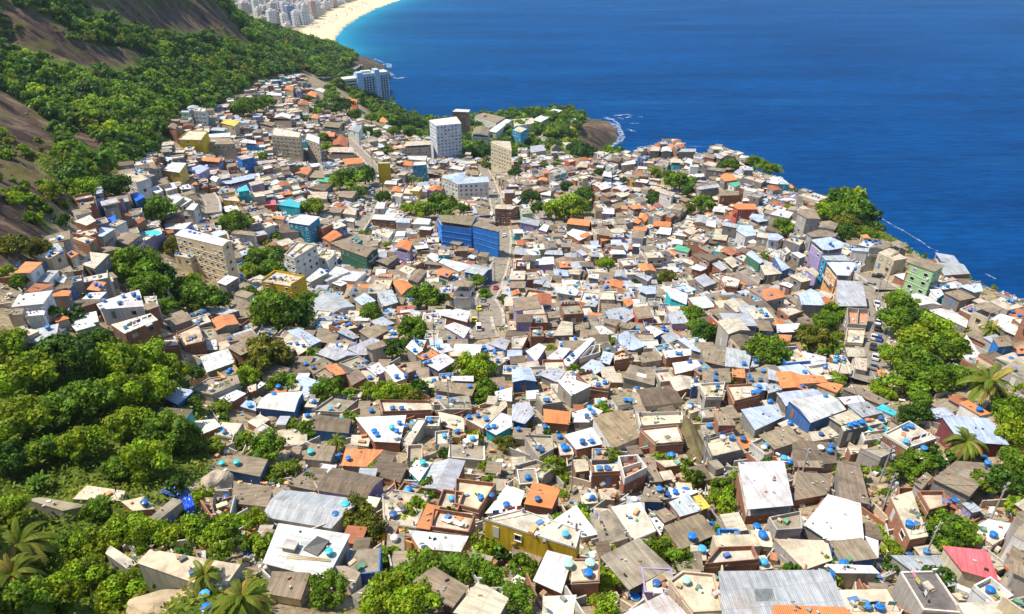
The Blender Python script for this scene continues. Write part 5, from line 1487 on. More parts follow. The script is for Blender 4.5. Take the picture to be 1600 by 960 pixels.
for u, v, r, k in keep:
    sp_ = spot(u, v, r * 1.06, k)
    if sp_ is None: continue
    (x, y, z), R = sp_; g = float(zt(x, y)); rz = rnd.uniform(0, 6.28)
    if k == 'p':
        e = empty('palm_tree', (x, y, g), rz); a = bpy.data.objects.new('crown', rnd.choice(PALM)); a.location = (0, 0, z - g); a.scale = (R, R, R); b_ = bpy.data.objects.new('trunk', PTRUNK); b_.location = (0, 0, z - g); s = (z - g + .3) / 1.2; b_.scale = (R * .8, R * .8, s); cat = 'palm tree'
    elif k == 'n':
        e = empty('banana_plant', (x, y, g), rz); a = bpy.data.objects.new('leaves', rnd.choice(BAN)); a.location = (0, 0, z - g); a.scale = (R, R, max(R, (z - g) / .8)); b_ = None; cat = 'plant'
    elif k == 'b':
        e = empty('bush', (x, y, g), rz); a = bpy.data.objects.new('foliage', rnd.choice(CROWN['b'])); a.location = (0, 0, z - g); a.scale = (R, R * rnd.uniform(.85, 1.1), R * .75); b_ = None; cat = 'bush'
    else:
        e = empty('tree', (x, y, g), rz); a = bpy.data.objects.new('crown', rnd.choice(CROWN[k])); a.location = (0, 0, z - g); a.scale = (R, R * rnd.uniform(.88, 1.1), R * rnd.uniform(.85, 1.15)); b_ = bpy.data.objects.new('trunk', rnd.choice(TRUNK)); b_.location = (0, 0, z - g); b_.scale = (R, R, max(R, (z - g + .5) / 1.1)); cat = 'tree'
    for o in (a, b_):
        if o: col.objects.link(o); o.parent = e
    tag(e, None, cat, {'p': 'palms among the houses', 'n': 'banana clumps', 'b': 'bushes among the houses'}.get(k, 'trees among the houses'))
    sz = 'large ' if r > 33 else 'small ' if r < 14 else ''
    t_items.append((e, sz + KN[k], (u, v)))
assign(t_items)
for u, v, r, k in rest_t:
    sp_ = spot(u, v, r, k if k in 'dmyob' else 'm')
    if sp_: bulk(*sp_[0], sp_[1], k if k in 'dmyob' else 'm')
# the forest on the mountain foot and the headlands
FOREST = [[], [(722,198),(765,200),(772,250),(745,262),(724,240)]]
ROCKS_IN = ROCK
fx = []
GX, GY = np.meshgrid(np.arange(-620, 560, 5.8), np.arange(120, 1500, 5.8)); GX = GX + nr.uniform(-2, 2, GX.shape); GY = GY + nr.uniform(-2, 2, GY.shape)
gz_ = zt(GX, GY); fu, fv = pix(GX, GY, gz_ + 3); mk = np.zeros(GX.shape, bool)
ja = np.clip(np.round((GX / GY - A0) / DA).astype(int), 0, len(GA) - 1); jl = np.clip(np.round((np.log(GY) - L0) / DL).astype(int), 0, len(GL) - 1)
mk = (rk[jl, ja] < .4) & (vl[jl, ja] < .3) & (ct[jl, ja] < .2) & (sd[jl, ja] < .1) & (fv < 440) & (fu > -260) & (fu < 1700)
mk &= (fu < 965) | in_poly(fu, fv, [(1290,312),(1330,318),(1375,368),(1330,374),(1290,345)])
ft_u, ft_v = pix(GX, GY, gz_ + 8)
for pl in ROCK: mk &= ~in_poly(ft_u, ft_v, pl) & ~in_poly(fu, fv, pl)
mk |= BEHIND[jl, ja] & ((gz_ + 9 - CAMZ) / GY < RUNM[jl, ja]) & (rk[jl, ja] < .4) & (GX < 560)
mk |= in_poly(fu, fv, FOREST[1])
for pl in COAST: mk &= ~in_poly(fu, fv, pl)
mk &= (gz_ > 2.5)
dens = np.clip(1.35 - GY / 1500, .35, 1)
mk &= nr.uniform(size=GX.shape) < dens
ft_ = list(zip(GX[mk], GY[mk], gz_[mk])); print('forest', len(ft_))
for x, y, z in ft_:
    cu_, cv_ = pix(x, y, z + 5); rr_ = 4.5 * FPX / (y / CP); ss = [PM[min(479, max(0, int((cv_ + b_) / 2))), min(799, max(0, int((cu_ + a_) / 2)))] for a_, b_ in ((0, 0), (-rr_, 0), (rr_, 0), (0, -rr_), (0, rr_ * .6), (-rr_*.7, -rr_*.7), (rr_*.7, -rr_*.7))]
    if sum(1 for q_ in ss if q_ > y + 4) > 0: continue
    R = rnd.choice((2.4, 3.2, 3.8, 4.6, 5.4, 6.4)) * rnd.uniform(.85, 1.15) * (1 + y / 3000); w = vnoise(np.array([x]), np.array([y]), 40, 9)[0]
    k = rnd.choices('dmyob', (6, 6, .5 + 4 * max(0, w - .5), .5, .4))[0]; bulk(x, y, z + R * .55, R, k)
for _ in range(420):
    k = int(nr.integers(0, len(ii))); x, y = XX[ii[k], jj[k]], YY[ii[k], jj[k]]; u, v = pix(x, y, float(zt(x, y)))
    if 0 < u < 1600 and 200 < v < 930 and not on_street(x, y, 2) and not near_house(x, y, .4):
        R = rnd.uniform(1.0, 2.3); hv = pix(x, y, float(zt(x, y)) + R * 1.6)
        if PM[min(479, max(0, int(hv[1] / 2))), min(799, int(u / 2))] > y + 1.5: continue
        bulk(x, y, float(zt(x, y)) + R * 1.1, R, rnd.choice('dmyb'))
# scrub patches on the rock
for pl in ROCK:
    us = [p[0] for p in pl]; vs = [p[1] for p in pl]
    for _ in range(220):
        u, v = rnd.uniform(min(us), max(us)), rnd.uniform(min(vs), max(vs))
        if not in_poly(u, v, pl): continue
        q = hit(u, v)
        if q is None: continue
        if vnoise(np.array([q[0]]), np.array([q[1] + q[2]]), 26, 5)[0] > .54: bulk(q[0], q[1], q[2] + .3, rnd.uniform(.9, 3.0), rnd.choice('bomy'))
tag(quads_mesh_obj := bpy.data.objects.new('forest', quads_mesh('forest', np.concatenate(bulk_V), np.concatenate(bulk_C))), 'mixed green forest covering the mountain foot and headland', 'forest', kind='stuff'); col.objects.link(quads_mesh_obj)
# undergrowth: leafy clumps where the ground is green, and tufts in cracks of the town
cell = (np.exp(LL) * (GA[1]-GA[0])) * (np.exp(LL) * (GL[1]-GL[0]))
u0, v0 = pix(XX, YY, GZ); inside = (u0 > -120) & (u0 < 1720) & (v0 > 130) & (v0 < 1080) & (GZ > 2) & (YY < 480)
wt = inside * np.where(rk > .3, .01, np.clip(1 - vl, 0, 1) + .035) * cell * np.minimum(1, (130 / YY) ** 1.2); wt = wt.ravel() / wt.sum()
nq = 90000; pk = nr.choice(wt.size, nq, p=wt); gx = XX.ravel()[pk] + nr.normal(size=nq) * .6; gy = YY.ravel()[pk] + nr.normal(size=nq) * .6; gz = zt(gx, gy)
hgt = nr.uniform(.05, 1.3, nq) * (.4 + vnoise(gx, gy, 4, 6) * 1.2)
d = nr.normal(size=(nq, 3)); d[:, 2] = np.abs(d[:, 2]) + .6; d /= np.linalg.norm(d, axis=1)[:, None]; ax = np.cross(d, nr.normal(size=(nq, 3))); ax /= np.linalg.norm(ax, axis=1)[:, None]; ay = np.cross(d, ax)
s = nr.uniform(.16, .42, nq)[:, None] * (1 + gy / 300)[:, None]; Pp = np.stack([gx, gy, gz + hgt], 1)
Vv = np.stack([Pp - ax*s, Pp - ay*s*.6, Pp + ax*s, Pp + ay*s*.6], 1)
w = vnoise(gx, gy, 7, 8)[:, None]; Cc = (np.array([[.10, .155, .01]]) * (1 - w) + np.array([[.2, .23, .018]]) * w) * nr.uniform(.6, 1.4, (nq, 1))
ug = bpy.data.objects.new('undergrowth', quads_mesh('undergrowth', Vv, Cc)); col.objects.link(ug); tag(ug, 'bright green weeds and creepers over the open slope', 'undergrowth', kind='stuff')
# ------------------------------------------------------------------ hotel tower by the shore
mb = MB(); zr = 63.0
fl_, fr_ = Vector(at_z(558.5, 118.5, zr)), Vector(at_z(606.5, 113, zr)); ux = (fr_ - fl_).normalized(); uy = Vector((-ux.y, ux.x))
L = (fr_ - fl_).length; e = empty('hotel_tower', (fl_.x, fl_.y, 2)); tag(e, 'pale blue slab hotel tower with two plain shafts above the sea', 'hotel'); O = (fl_.x, fl_.y, 2)
def hp(a, b_): p = fl_ + ux * a + uy * b_; return (p.x, p.y)
def hbox(a0, a1, b0, b1, z0, z1, nm, c, mname='plaster', name=None):
    m_ = MB(); m_.prism([hp(a0, b0), hp(a1, b0), hp(a1, b1), hp(a0, b1)], z0, z1, mname, c, bottom=True); return m_.obj(nm, e, O)
HC1 = (.38, .55, .84)
hbox(0, L, 0, 15, -2, zr, 'wall', HC1); hbox(.4, L - .4, .4, 14.6, zr + .003, zr + 1.1, 'roof', (.72, .7, .66), 'concrete_slab')
hbox(-1, 6, -1.6, 8, -2, zr + 3.5, 'shaft', (.36, .54, .84)); hbox(L*.55, L*.55 + 6.5, -1.6, 10, -2, zr + 5, 'shaft', (.36, .54, .84))
wx = MB(); cnt = 0
for f in range(17):
    for a0, a1 in ((7.5, L*.55 - 1), (L*.55 + 7.5, L - 1)):
        k = int((a1 - a0) / 3.1)
        for i in range(k):
            ac = a0 + (i + .5) * (a1 - a0) / k; m_ = MB(); z = zr - 4.5 - f * 3.1; p = hp(ac, -.02)
            m_.prism([hp(ac - 1.2, -.07), hp(ac + 1.2, -.07), hp(ac + 1.2, .02), hp(ac - 1.2, .02)], z - .9, z + 1.15, 'window_glass', (0, 0, 0), bottom=True)
            m_.prism([hp(ac - 1.3, -.75), hp(ac + 1.3, -.75), hp(ac + 1.3, .01), hp(ac - 1.3, .01)], z - 1.1, z - .93, 'plaster', HC1, bottom=True)
            if cnt < 100: m_.obj('window', e, O)
            else: wx.add(m_)
            cnt += 1
if wx.f: tag(wx.obj('windows', e, O), kind='stuff')
w1 = MB(); w1.prism([hp(-24, 2), hp(-.03, 2), hp(-.03, 16), hp(-24, 16)], -2, zr - 4, 'plaster', (.62, .66, .68)); w1.prism([hp(-24.3, 1.7), hp(-.05, 1.7), hp(-.05, 16), hp(-24.3, 16)], zr - 3.99, zr - 3, 'plaster', (.75, .74, .7)); w1.obj('low_wing', e, O)
for f in range(9):
    m_ = MB(); z = zr - 7 - f * 4; m_.prism([hp(-22, 1.9), hp(-2, 1.9), hp(-2, 2.02), hp(-22, 2.02)], z - .9, z + .9, 'window_glass', (0, 0, 0), bottom=True); m_.obj('window', e, O)
hbox(6.6, 20, 3, 9, zr + 1.11, zr + 4, 'roof_hut', (.7, .72, .74))
# ------------------------------------------------------------------ the far city behind the beach
CITYC = [(.74,.70,.64), (.80,.79,.77), (.66,.55,.49), (.58,.61,.66), (.76,.70,.60), (.26,.33,.48), (.78,.76,.72), (.58,.44,.39)]
CN = ['beige', 'off white', 'pinkish', 'grey', 'cream', 'slate blue', 'pale', 'reddish brown']
citym = MB()
nC = 0
def tower(x, y, w, d, h, rot, ci, thing):
    z0 = float(zt(x, y)) - 1; c = jit(CITYC[ci], .1); wl = MB(); wl.box((x, y), w, d, z0, z0 + h, rot, 'plaster', c)
    rf = MB(); rf.box((x, y), w * .94, d * .94, z0 + h + .003, z0 + h + .8, rot, 'concrete_slab', (.55, .5, .45)); rf.box((x, y), w * .4, d * .4, z0 + h + .81, z0 + h + 4, rot, 'plaster', c)
    ca_, sa2 = math.cos(rot), math.sin(rot); bands = []
    for f in range(1, int(h / 3.3)):
        b_ = MB(); z = z0 + f * 3.3
        for sx, sy, ll in ((0, -1, w), (-1, 0, d), (1, 0, d)):
            k = max(1, int(ll / 4.2))
            for i in range(k):
                o_ = (i + .5) / k * ll - ll / 2; lx, ly = (o_, sy * d / 2) if sy else (sx * w / 2, o_)
                cx, cy = x + lx * ca_ - ly * sa2, y + lx * sa2 + ly * ca_
                b_.box((cx, cy), ll / k * .5 if sy else .12, .12 if sy else ll / k * .5, z - .6, z + .6, rot, 'window_glass', (0, 0, 0))
        bands.append(b_)
    if thing:
        e = empty('tower_block', (x, y, z0)); wl.obj('wall', e, (x, y, z0)); rf.obj('roof', e, (x, y, z0))
        al = MB(); [al.add(b_) for b_ in bands]; tag(al.obj('windows', e, (x, y, z0)), kind='stuff')
        tag(e, 'tall ' + CN[ci] + ' tower block in the far city behind the beach', 'tower block', CN[ci] + ' tower blocks of the far city')
    else:
        citym.add(wl); citym.add(rf); [citym.add(b_) for b_ in bands[::1]]
CITY = [(345,-60),(570,-60),(545,4),(505,20),(478,38),(462,47),(440,46),(415,44),(395,40),(370,30),(350,10)]
pts = []
for _ in range(9000):
    u, v = rnd.uniform(330, 575), rnd.uniform(-48, 48)
    if not in_poly(u, v, CITY): continue
    x, y = at_z(u, v, 3); d0 = min([math.hypot(x - a, y - b_) for a, b_ in pts] or [99])
    if d0 > 24: pts.append((x, y))
rot = math.atan2(-1, 1.0)
for x, y in pts:
    u, v = pix(x, y, 3); shore = v > 38 - (u - 480) * .42 - 14 and u > 450
    hi = rnd.random() < (.75 if shore else .38); h = rnd.uniform(26, 50) if hi else rnd.uniform(9, 24)
    if 395 < u < 445 and 18 < v < 40 and rnd.random() < .5: ci = 5
    else: ci = rnd.randrange(8)
    tower(x, y, rnd.uniform(11, 17), rnd.uniform(11, 20), h, rot + rnd.gauss(0, .1), ci, hi)
tag(citym.obj('city_houses'), 'low pale buildings crowding the far city', 'buildings', kind='stuff')
# beach huts and parasols of the promenade
cv = MB()
for _ in range(160):
    f = rnd.random(); u, v = 478 + 95 * f + rnd.uniform(-3, 10), 44 - 44 * f + rnd.uniform(-3, 8)
    x, y = at_z(u, v, 2.5); z = float(zt(x, y)); cv.lathe((x, y, z), [(.1, 0), (.1, 2), (2.2, 2.0), (.1, 2.9)], 'painted', rnd.choice([(.2,.25,.15), (.7,.7,.65), (.5,.2,.1), (.1,.2,.4), (.75,.7,.6)]), 6)
tag(cv.obj('beach_parasols'), 'tiny parasols and stalls scattered along the far beach', 'parasols', kind='stuff')
# ------------------------------------------------------------------ cars
def car_mesh(c, van=False):
    P_ = MB(); hgt = 1.5 if not van else 2.1
    body = MB(); prof = [(-2.1, .35), (-2.05, .82), (-1.2, .92), (1.75, .95), (2.1, .78), (2.1, .35)]
    for s in (-1, 1):
        body.face([(x, s * .85, z) for x, z in (prof[::-1] if s < 0 else prof)][::-1], 'painted', c)
    for a, b_ in zip(prof, prof[1:] + prof[:1]): body.face([(a[0], -.85, a[1]), (b_[0], -.85, b_[1]), (b_[0], .85, b_[1]), (a[0], .85, a[1])][::-1], 'painted', c)
    gl = MB(); g = [(-1.0, .9), (-.45, hgt - .08), (1.1, hgt - .08), (1.75, .93)] if not van else [(-1.6, .9), (-1.3, hgt - .08), (2.0, hgt - .08), (2.05, .9)]
    for s in (-1, 1): gl.face([(x, s * .74, z) for x, z in (g if s < 0 else g[::-1])], 'window_glass', (0, 0, 0))
    for a, b_ in zip(g[:-1], g[1:]): gl.face([(a[0], -.74, a[1]), (a[0], .74, a[1]), (b_[0], .74, b_[1]), (b_[0], -.74, b_[1])], 'window_glass', (0, 0, 0))
    rf = MB(); r0, r1 = g[1][0], g[2][0]; rf.box(((r0 + r1) / 2, 0), r1 - r0 + .1, 1.46, hgt - .075, hgt, 0, 'painted', c)
    wh = MB()
    for x in (-1.3, 1.3):
        for y in (-.8, .8): wh.tube((x, y - .1, .32), (x, y + .1, .32), .32, .32, 'plastic', (.02, .02, .02), 12)
    lt = MB()
    for y in (-.6, .6): lt.box((-2.08, y), .08, .3, .6, .72, 0, 'painted', (.85, .85, .8)); lt.box((2.08, y), .08, .3, .62, .76, 0, 'painted', (.5, .02, .02))
    return [('body', body.mesh('body')), ('window', gl.mesh('window')), ('roof', rf.mesh('roof')), ('wheels', wh.mesh('wheels')), ('lights', lt.mesh('lights'))]
CARC = dict(white=(.78,.78,.77), silver=(.5,.52,.54), black=(.03,.03,.035), blue=(.03,.08,.35), yellow=(.85,.68,.02), red=(.5,.03,.03), grey=(.2,.21,.22))
CM = {}
CARS = [(1369,479,'silver','silver car at the top of the parked row by the wall',0),(1372,487,'white','white car second from top of the parked row',0),(1374,492,'silver','silver car third from top of the parked row',0),(1370,506,'white','white car parked alone in the sun beside the road',0),(1370,520,'black','black car parked beside the tree shade',0),(1364,531,'silver','silver car overhanging the lane beside a blue car',0),(1371,535,'blue','blue car in the shade of the big trees',0),(1363,548,'black','black car below the blue car in the lane',0),(1366,565,'silver','silver car near the lower end of the lane',0),(1364,575,'grey','grey car last in the parked row',0),
        (1358,449,'grey','grey car on the small square uphill of the lane',1),(1372,433,'black','dark car parked under the grey ridge house',1),
        (748,484,'yellow','yellow taxi on the open square',0),(741,500,'yellow','yellow car beside the white sheet roof on the square',0),(748,514,'white','white van at the lower end of the square',0),(755,472,'grey','grey car in the alley mouth above the taxi',0),(760,466,'black','black car going up the alley',0),(765,460,'silver','silver car high in the shaded alley',0),(775,450,'red','red car beside the orange awnings in the alley',0),
        (578,331,'white','white car on the sunlit uphill street below the tree',0),(584,317,'silver','silver car driving on the uphill street',0),(573,329,'white','white car parked on the shady kerb',0),(575,322,'grey','grey car parked on the shady kerb uphill',0),(579,314,'black','black car parked beneath the street tree',0),(581,304,'white','white car parked halfway up the street',0),(582,297,'silver','silver car behind the white parked one',0),(592,280,'white','white bus shaped van below the mustard house',0),(567,335,'red','red car low on the uphill street',0),(588,272,'grey','grey car beside the mustard house',0),
        (778,281,'grey','grey car beside the tall beige apartments',0),(772,300,'white','white car on the seaward street beside the school',0),(776,318,'silver','silver car below the school block',0),(785,345,'red','red car between the brick block and the blue building',0),(788,368,'white','white car at the foot of the blue building',0),
        (846,212,'white','white car on the headland road bend',0),(852,217,'silver','silver car on the headland road',0)]
for u, v, cn, lb, rr in CARS:
    q = hit(u, v, .5)
    if q is None: continue
    best = None
    for pp, w in STREETPX:
        dd = np.hypot(pp[:, 0] - q[0], pp[:, 1] - q[1]); k = int(dd.argmin())
        if best is None or dd[k] < best[0]: best = (dd[k], pp, k, w)
    pp, k, w = best[1:]; tg = pp[min(k+1, len(pp)-1)] - pp[max(k-1, 0)]; tg = tg / np.linalg.norm(tg); nm = np.array([-tg[1], tg[0]]); s = float((np.array(q[:2]) - pp[k]) @ nm)
    s = max(-w/2 + 1.1, min(w/2 - 1.1, s)); x, y = pp[k] + nm * s
    zc = max(float(zt(*(pp[k] + nm * o))) for o in np.linspace(-w/2, w/2, 5)) + .125
    d2 = pp[min(k+3, len(pp)-1)] - pp[max(k-3, 0)]; za, zb = float(zt(*pp[min(k+3, len(pp)-1)])), float(zt(*pp[max(k-3, 0)])); pitch = math.atan2(za - zb, np.linalg.norm(d2))
    van = 'van' in lb or 'bus' in lb
    if (cn, van) not in CM: CM[(cn, van)] = car_mesh(CARC[cn], van)
    e = empty('car' if not van else 'van', (x, y, zc)); az = math.atan2(tg[1], tg[0]) + (1.2 if rr else 0); e.rotation_euler = (0, -pitch if not rr else 0, az)
    for nm_, me in CM[(cn, van)]:
        o = bpy.data.objects.new(nm_, me); col.objects.link(o); o.parent = e
    tag(e, lb, 'van' if van else 'car', 'vehicles parked along the streets')
# ------------------------------------------------------------------ boulders and bare rock slopes
def boulder(u, v, ru, rv, sq, c, lb, name='boulder', sink=.35):
    q = hit(u, v, 1); t = q[1] * CP + (CAMZ - q[2]) * SP; R = ru * t / FPX; S = rv * t / FPX
    n1, n2 = 26, 16; vs = []; x0, y0 = q[0], q[1]; z0 = float(zt(x0, y0)); mb = MB(); r = np.random.default_rng(int(u))
    ph = r.uniform(0, 6, 8)
    def pt(i, j):
        th = 2 * math.pi * i / n1; f = math.pi * j / n2; x, y, z = math.sin(f) * math.cos(th), math.sin(f) * math.sin(th), math.cos(f)
        k = 1 + .10 * math.sin(2*x + ph[0] + 2*y) + .08 * math.sin(4*y + ph[1] + z*3) + .05 * math.sin(7*x + ph[2]) + .04 * math.sin(9*z + 5*y + ph[3])
        return (x0 + x * R * k, y0 + y * S * k * 1.25, z0 + S * sq * (z * k + 1 - 2 * sink))
    for i in range(n1):
        for j in range(n2): mb.face([pt(i, j), pt(i, j+1), pt(i+1, j+1), pt(i+1, j)], 'boulder_rock', c)
    o = mb.obj(name, None, (x0, y0, z0)); o.data.polygons.foreach_set('use_smooth', [True] * len(o.data.polygons)); tag(o, lb, 'boulder'); return o
boulder(338, 758, 21, 21, 1.25, (.44, .36, .27), 'tall rounded tan boulder beside two stacked blue tanks')
boulder(257, 938, 58, 20, .7, (.46, .36, .24), 'broad smooth tan boulder below the large concrete slab')
boulder(1082, 690, 15, 50, .28, (.14, .115, .055), 'long mossy brown rock slope wedged between brick houses')
boulder(1518, 842, 17, 14, 1.0, (.30, .26, .18), 'dark lichen covered boulder above the pink roof')
boulder(415, 655, 18, 8, .8, (.30, .22, .16), 'low brown boulder beneath the big white sheet roof')
boulder(450, 675, 20, 9, .8, (.42, .34, .24), 'flat pale boulder left of the wide dark roof')
boulder(1085, 742, 36, 12, .4, (.36, .31, .22), 'bare sloping ground rock behind the three tanks')
# ------------------------------------------------------------------ poles and wires
POLES = [(1378,800,3,'leaning grey utility pole carrying a transformer above the brick alley'),(1373,755,2,'slim grey utility pole behind the transformer pole'),(1546,815,0,'pale utility pole beside the pink roofed house'),(893,768,0,'grey utility pole on the grassy patch beside tanks'),(1368,470,0,'utility pole at the head of the car street'),(1305,600,0,'white post between the cream roofs'),(1440,880,0,'thin pole among the stairs beside the bush'),(705,735,0,'thin mast on the brick terrace edge')]
tops = []
for u, v, tr_, lb in POLES:
    q = hit(u, v, 0); x, y, z = q[0], q[1], float(zt(q[0], q[1])); h = 8.5; e = empty('utility_pole', (x, y, z)); O = (x, y, z); lean = rnd.uniform(-.25, .25)
    m_ = MB(); m_.tube((x, y, z - .5), (x + lean, y, z + h), .16, .10, 'concrete_slab', (.45, .43, .40), 10); m_.obj('pole', e, O)
    m_ = MB(); m_.box((x + lean, y), 1.8, .12, z + h - .7, z + h - .55, .5, 'metal', (.3, .28, .25)); m_.obj('crossarm', e, O); m_ = MB(); m_.box((x + lean, y), 1.3, .12, z + h - 1.7, z + h - 1.58, .5, 'metal', (.3, .28, .25)); m_.obj('crossarm', e, O)
    for s in (-.7, 0, .7):
        m_ = MB(); m_.lathe((x + lean + s * math.cos(.5), y + s * math.sin(.5), z + h - .55), [(.05, 0), (.08, .08), (.05, .16), (.03, .22)], 'plastic', (.6, .6, .58), 6); m_.obj('insulator', e, O)
    if tr_:
        m_ = MB(); m_.lathe((x + lean + .45, y - .35, z + h - 2.6), [(.3, 0), (.34, .1), (.34, .9), (.25, 1.0)], 'metal', (.35, .37, .38), 10); m_.obj('transformer', e, O)
    tag(e, lb, 'utility pole', 'utility poles in the alleys'); tops.append((x + lean, y, z + h - .45))
def wire(a, b_, lb, sag=1.0):
    mb = MB(); prev = Vector(a); A_, B_ = Vector(a), Vector(b_)
    for i in range(1, 13):
        f = i / 12; p = A_.lerp(B_, f) - Vector((0, 0, sag * 4 * f * (1 - f))); mb.tube(tuple(prev), tuple(p), .03, .03, 'plastic', (.03, .03, .03), 4); prev = p
    o = mb.obj('cable', None, tuple(a)); tag(o, lb, 'cable', 'cables strung between the poles'); return o
wire(tops[0], tops[1], 'black cable between the transformer pole and the slim pole'); wire(tops[0], tops[2], 'black cable from the transformer pole to the pole beside the pink roof'); wire(tops[1], tops[5], 'long black cable from the slim pole up to the white post', 2); wire(tops[2], tops[6], 'black cable from the pink roof pole to the stair pole')
pi = []; t2 = []
for u, v in ((594,300),(583,264),(768,282),(786,340),(748,505),(773,440),(1361,520),(1383,452),(1247,762),(1098,732),(962,562),(702,642),(1022,482),(1162,622),(905,455),(1130,420),(860,390),(640,420),(520,470),(430,330),(350,300),(1215,420),(680,560),(1300,450)):
    q = hit(u, v, 0)
    if q is None: continue
    x, y, z = q[0], q[1], float(zt(q[0], q[1])); h = 9; O = (x, y, z); e = empty('utility_pole', O)
    m_ = MB(); m_.tube((x, y, z - .5), (x, y, z + h), .16, .11, 'concrete_slab', (.45, .43, .40), 8); m_.obj('pole', e, O)
    m_ = MB(); m_.box((x, y), 1.8, .12, z + h - .6, z + h - .45, rnd.uniform(0, 3), 'metal', (.3, .28, .25)); m_.obj('crossarm', e, O)
    e['category'] = 'utility pole'; e['group'] = 'utility poles in the alleys'; pi.append((e, 'grey utility pole', pix(x, y, z + h * .6))); t2.append((x, y, z + h - .4))
assign(pi)
ci = []; done = set(); alltops = t2 + tops
for i, a in enumerate(alltops):
    for j in sorted(range(len(alltops)), key=lambda k: math.dist(a, alltops[k]))[1:3]:
        if (min(i, j), max(i, j)) in done or math.dist(a, alltops[j]) > 95 or (i >= len(t2) and j >= len(t2)): continue
        done.add((min(i, j), max(i, j))); c_ = wire(a, alltops[j], None, math.dist(a, alltops[j]) * .025)
        m3 = [(a[k] + alltops[j][k]) / 2 for k in range(3)]; ci.append((c_, 'black cable', pix(*m3)))
assign(ci)
# ------------------------------------------------------------------ small things on the terraces
def roofz(u, v):
    H = on_roof(u, v)
    if H: x, y = at_z(u, v, H.zr); return x, y, H.zr + (x - H.c[0]) * H.tilt[0] + (y - H.c[1]) * H.tilt[1]
    q = hit(u, v); return q[0], q[1], float(zt(q[0], q[1]))
for u, v, lb in ((696,815,'white plastic lounger nearer the orange canopy on the terrace'), (714,820,'white plastic lounger nearer the brown wall on the terrace')):
    x, y, z = roofz(u, v); e = empty('lounger', (x, y, z + .01), -.5); wcl = (.8, .82, .8)
    m_ = MB(); m_.box((0, 0), 1.2, .6, .3, .36, 0, 'plastic', wcl); m_.obj('seat', e)
    m_ = MB(); m_.prism([(.6, -.3), (1.15, -.3), (1.15, .3), (.6, .3)], [.3, .7, .7, .3], [.36, .76, .76, .36], 'plastic', wcl, bottom=True); m_.obj('backrest', e)
    for lx in (-.5, .5):
        for ly in (-.26, .26): m_ = MB(); m_.box((lx, ly), .06, .06, 0, .3, 0, 'plastic', wcl); m_.obj('leg', e)
    tag(e, lb, 'lounger', 'loungers on the walled terrace')
# turquoise roof pool
x, y, z = roofz(236, 366); R = 2.9; e = empty('swimming_pool', (x, y, z)); m_ = MB(); m_.lathe((0, 0, 0), [(R*1.08, .0), (R*1.08, .3), (R, .3)], 'plaster', (.7, .68, .62), 24, cap=False); m_.obj('rim', e); m_ = MB(); m_.lathe((0, 0, .2), [(R, 0), (R*.98, .02)], 'pool_water', (0, .5, .5), 24); m_.obj('pool_water', e); e.scale = (1.3, .9, 1); tag(e, 'oval turquoise pool on the lilac house roof', 'pool')
# blue tarpaulin folds over the shack
def tarp(pts, hh, lb, seed):
    mb = MB(); r = random.Random(seed); q = [roofz(u, v) for u, v in pts]; zb = max(p[2] for p in q); P_ = [Vector((*at_z(u, v, zb + hh), zb + hh)) for u, v in pts]; n_ = 8
    g = [[None] * (n_ + 1) for _ in range(n_ + 1)]
    for i in range(n_ + 1):
        for j in range(n_ + 1):
            p = P_[0].lerp(P_[1], i / n_).lerp(P_[3].lerp(P_[2], i / n_), j / n_); g[i][j] = (p.x, p.y, p.z + r.uniform(-.15, .15) - (.9 if j == n_ else 0))
    for i in range(n_):
        for j in range(n_): mb.face([g[i][j], g[i+1][j], g[i+1][j+1], g[i][j+1]], 'plastic', jit((.01, .07, .55), .2))
    o = mb.obj('tarpaulin', None, tuple(P_[0])); md = o.modifiers.new('thick', 'SOLIDIFY'); md.thickness = .03; tag(o, lb, 'tarpaulin')
tarp([(246,770),(264,757),(298,764),(284,779)], .55, 'bright blue tarpaulin spread over the mud brown shack', 1)
tarp([(284,781),(299,773),(304,793),(290,800)], .6, 'blue tarpaulin hanging at the end of the shack', 2)
# black tarp, grey box and poles on the white slab
x, y, z = roofz(498, 853); m_ = MB(); m_.prism([(-1.7, -.7), (.2, -1.6), (1.3, .4), (-.4, 1.2)], 0, [.25, .1, .5, .4], 'plastic', (.06, .055, .05)); o = m_.obj('black_tarp'); o.location = (x, y, z + .01); tag(o, 'crumpled black tarp lying on the white slab roof', 'tarp')
x, y, z = roofz(455, 858); m_ = MB(); m_.box((0, 0), 1.6, 1.2, 0, .7, -.2, 'concrete_slab', (.4, .37, .33)); m_.box((0, 0), 1.75, 1.35, .71, .8, -.2, 'concrete_slab', (.45, .42, .38)); o = m_.obj('concrete_hatch'); o.location = (x, y, z); tag(o, 'grey concrete hatch box on the white slab roof', 'hatch')
for k in range(3):
    x, y, z = roofz(482, 870 + k * 2.2); m_ = MB(); m_.tube((-2.7, .02, .08), (2.7, -.1, .08), .06, .05, 'painted', (.5, .36, .17), 6); o = m_.obj('wooden_pole'); o.location = (x, y, z); o.rotation_euler = (0, 0, -.12 + .03 * k); tag(o, 'long wooden poles lying together on the white slab roof', 'pole', 'wooden poles on the white slab')
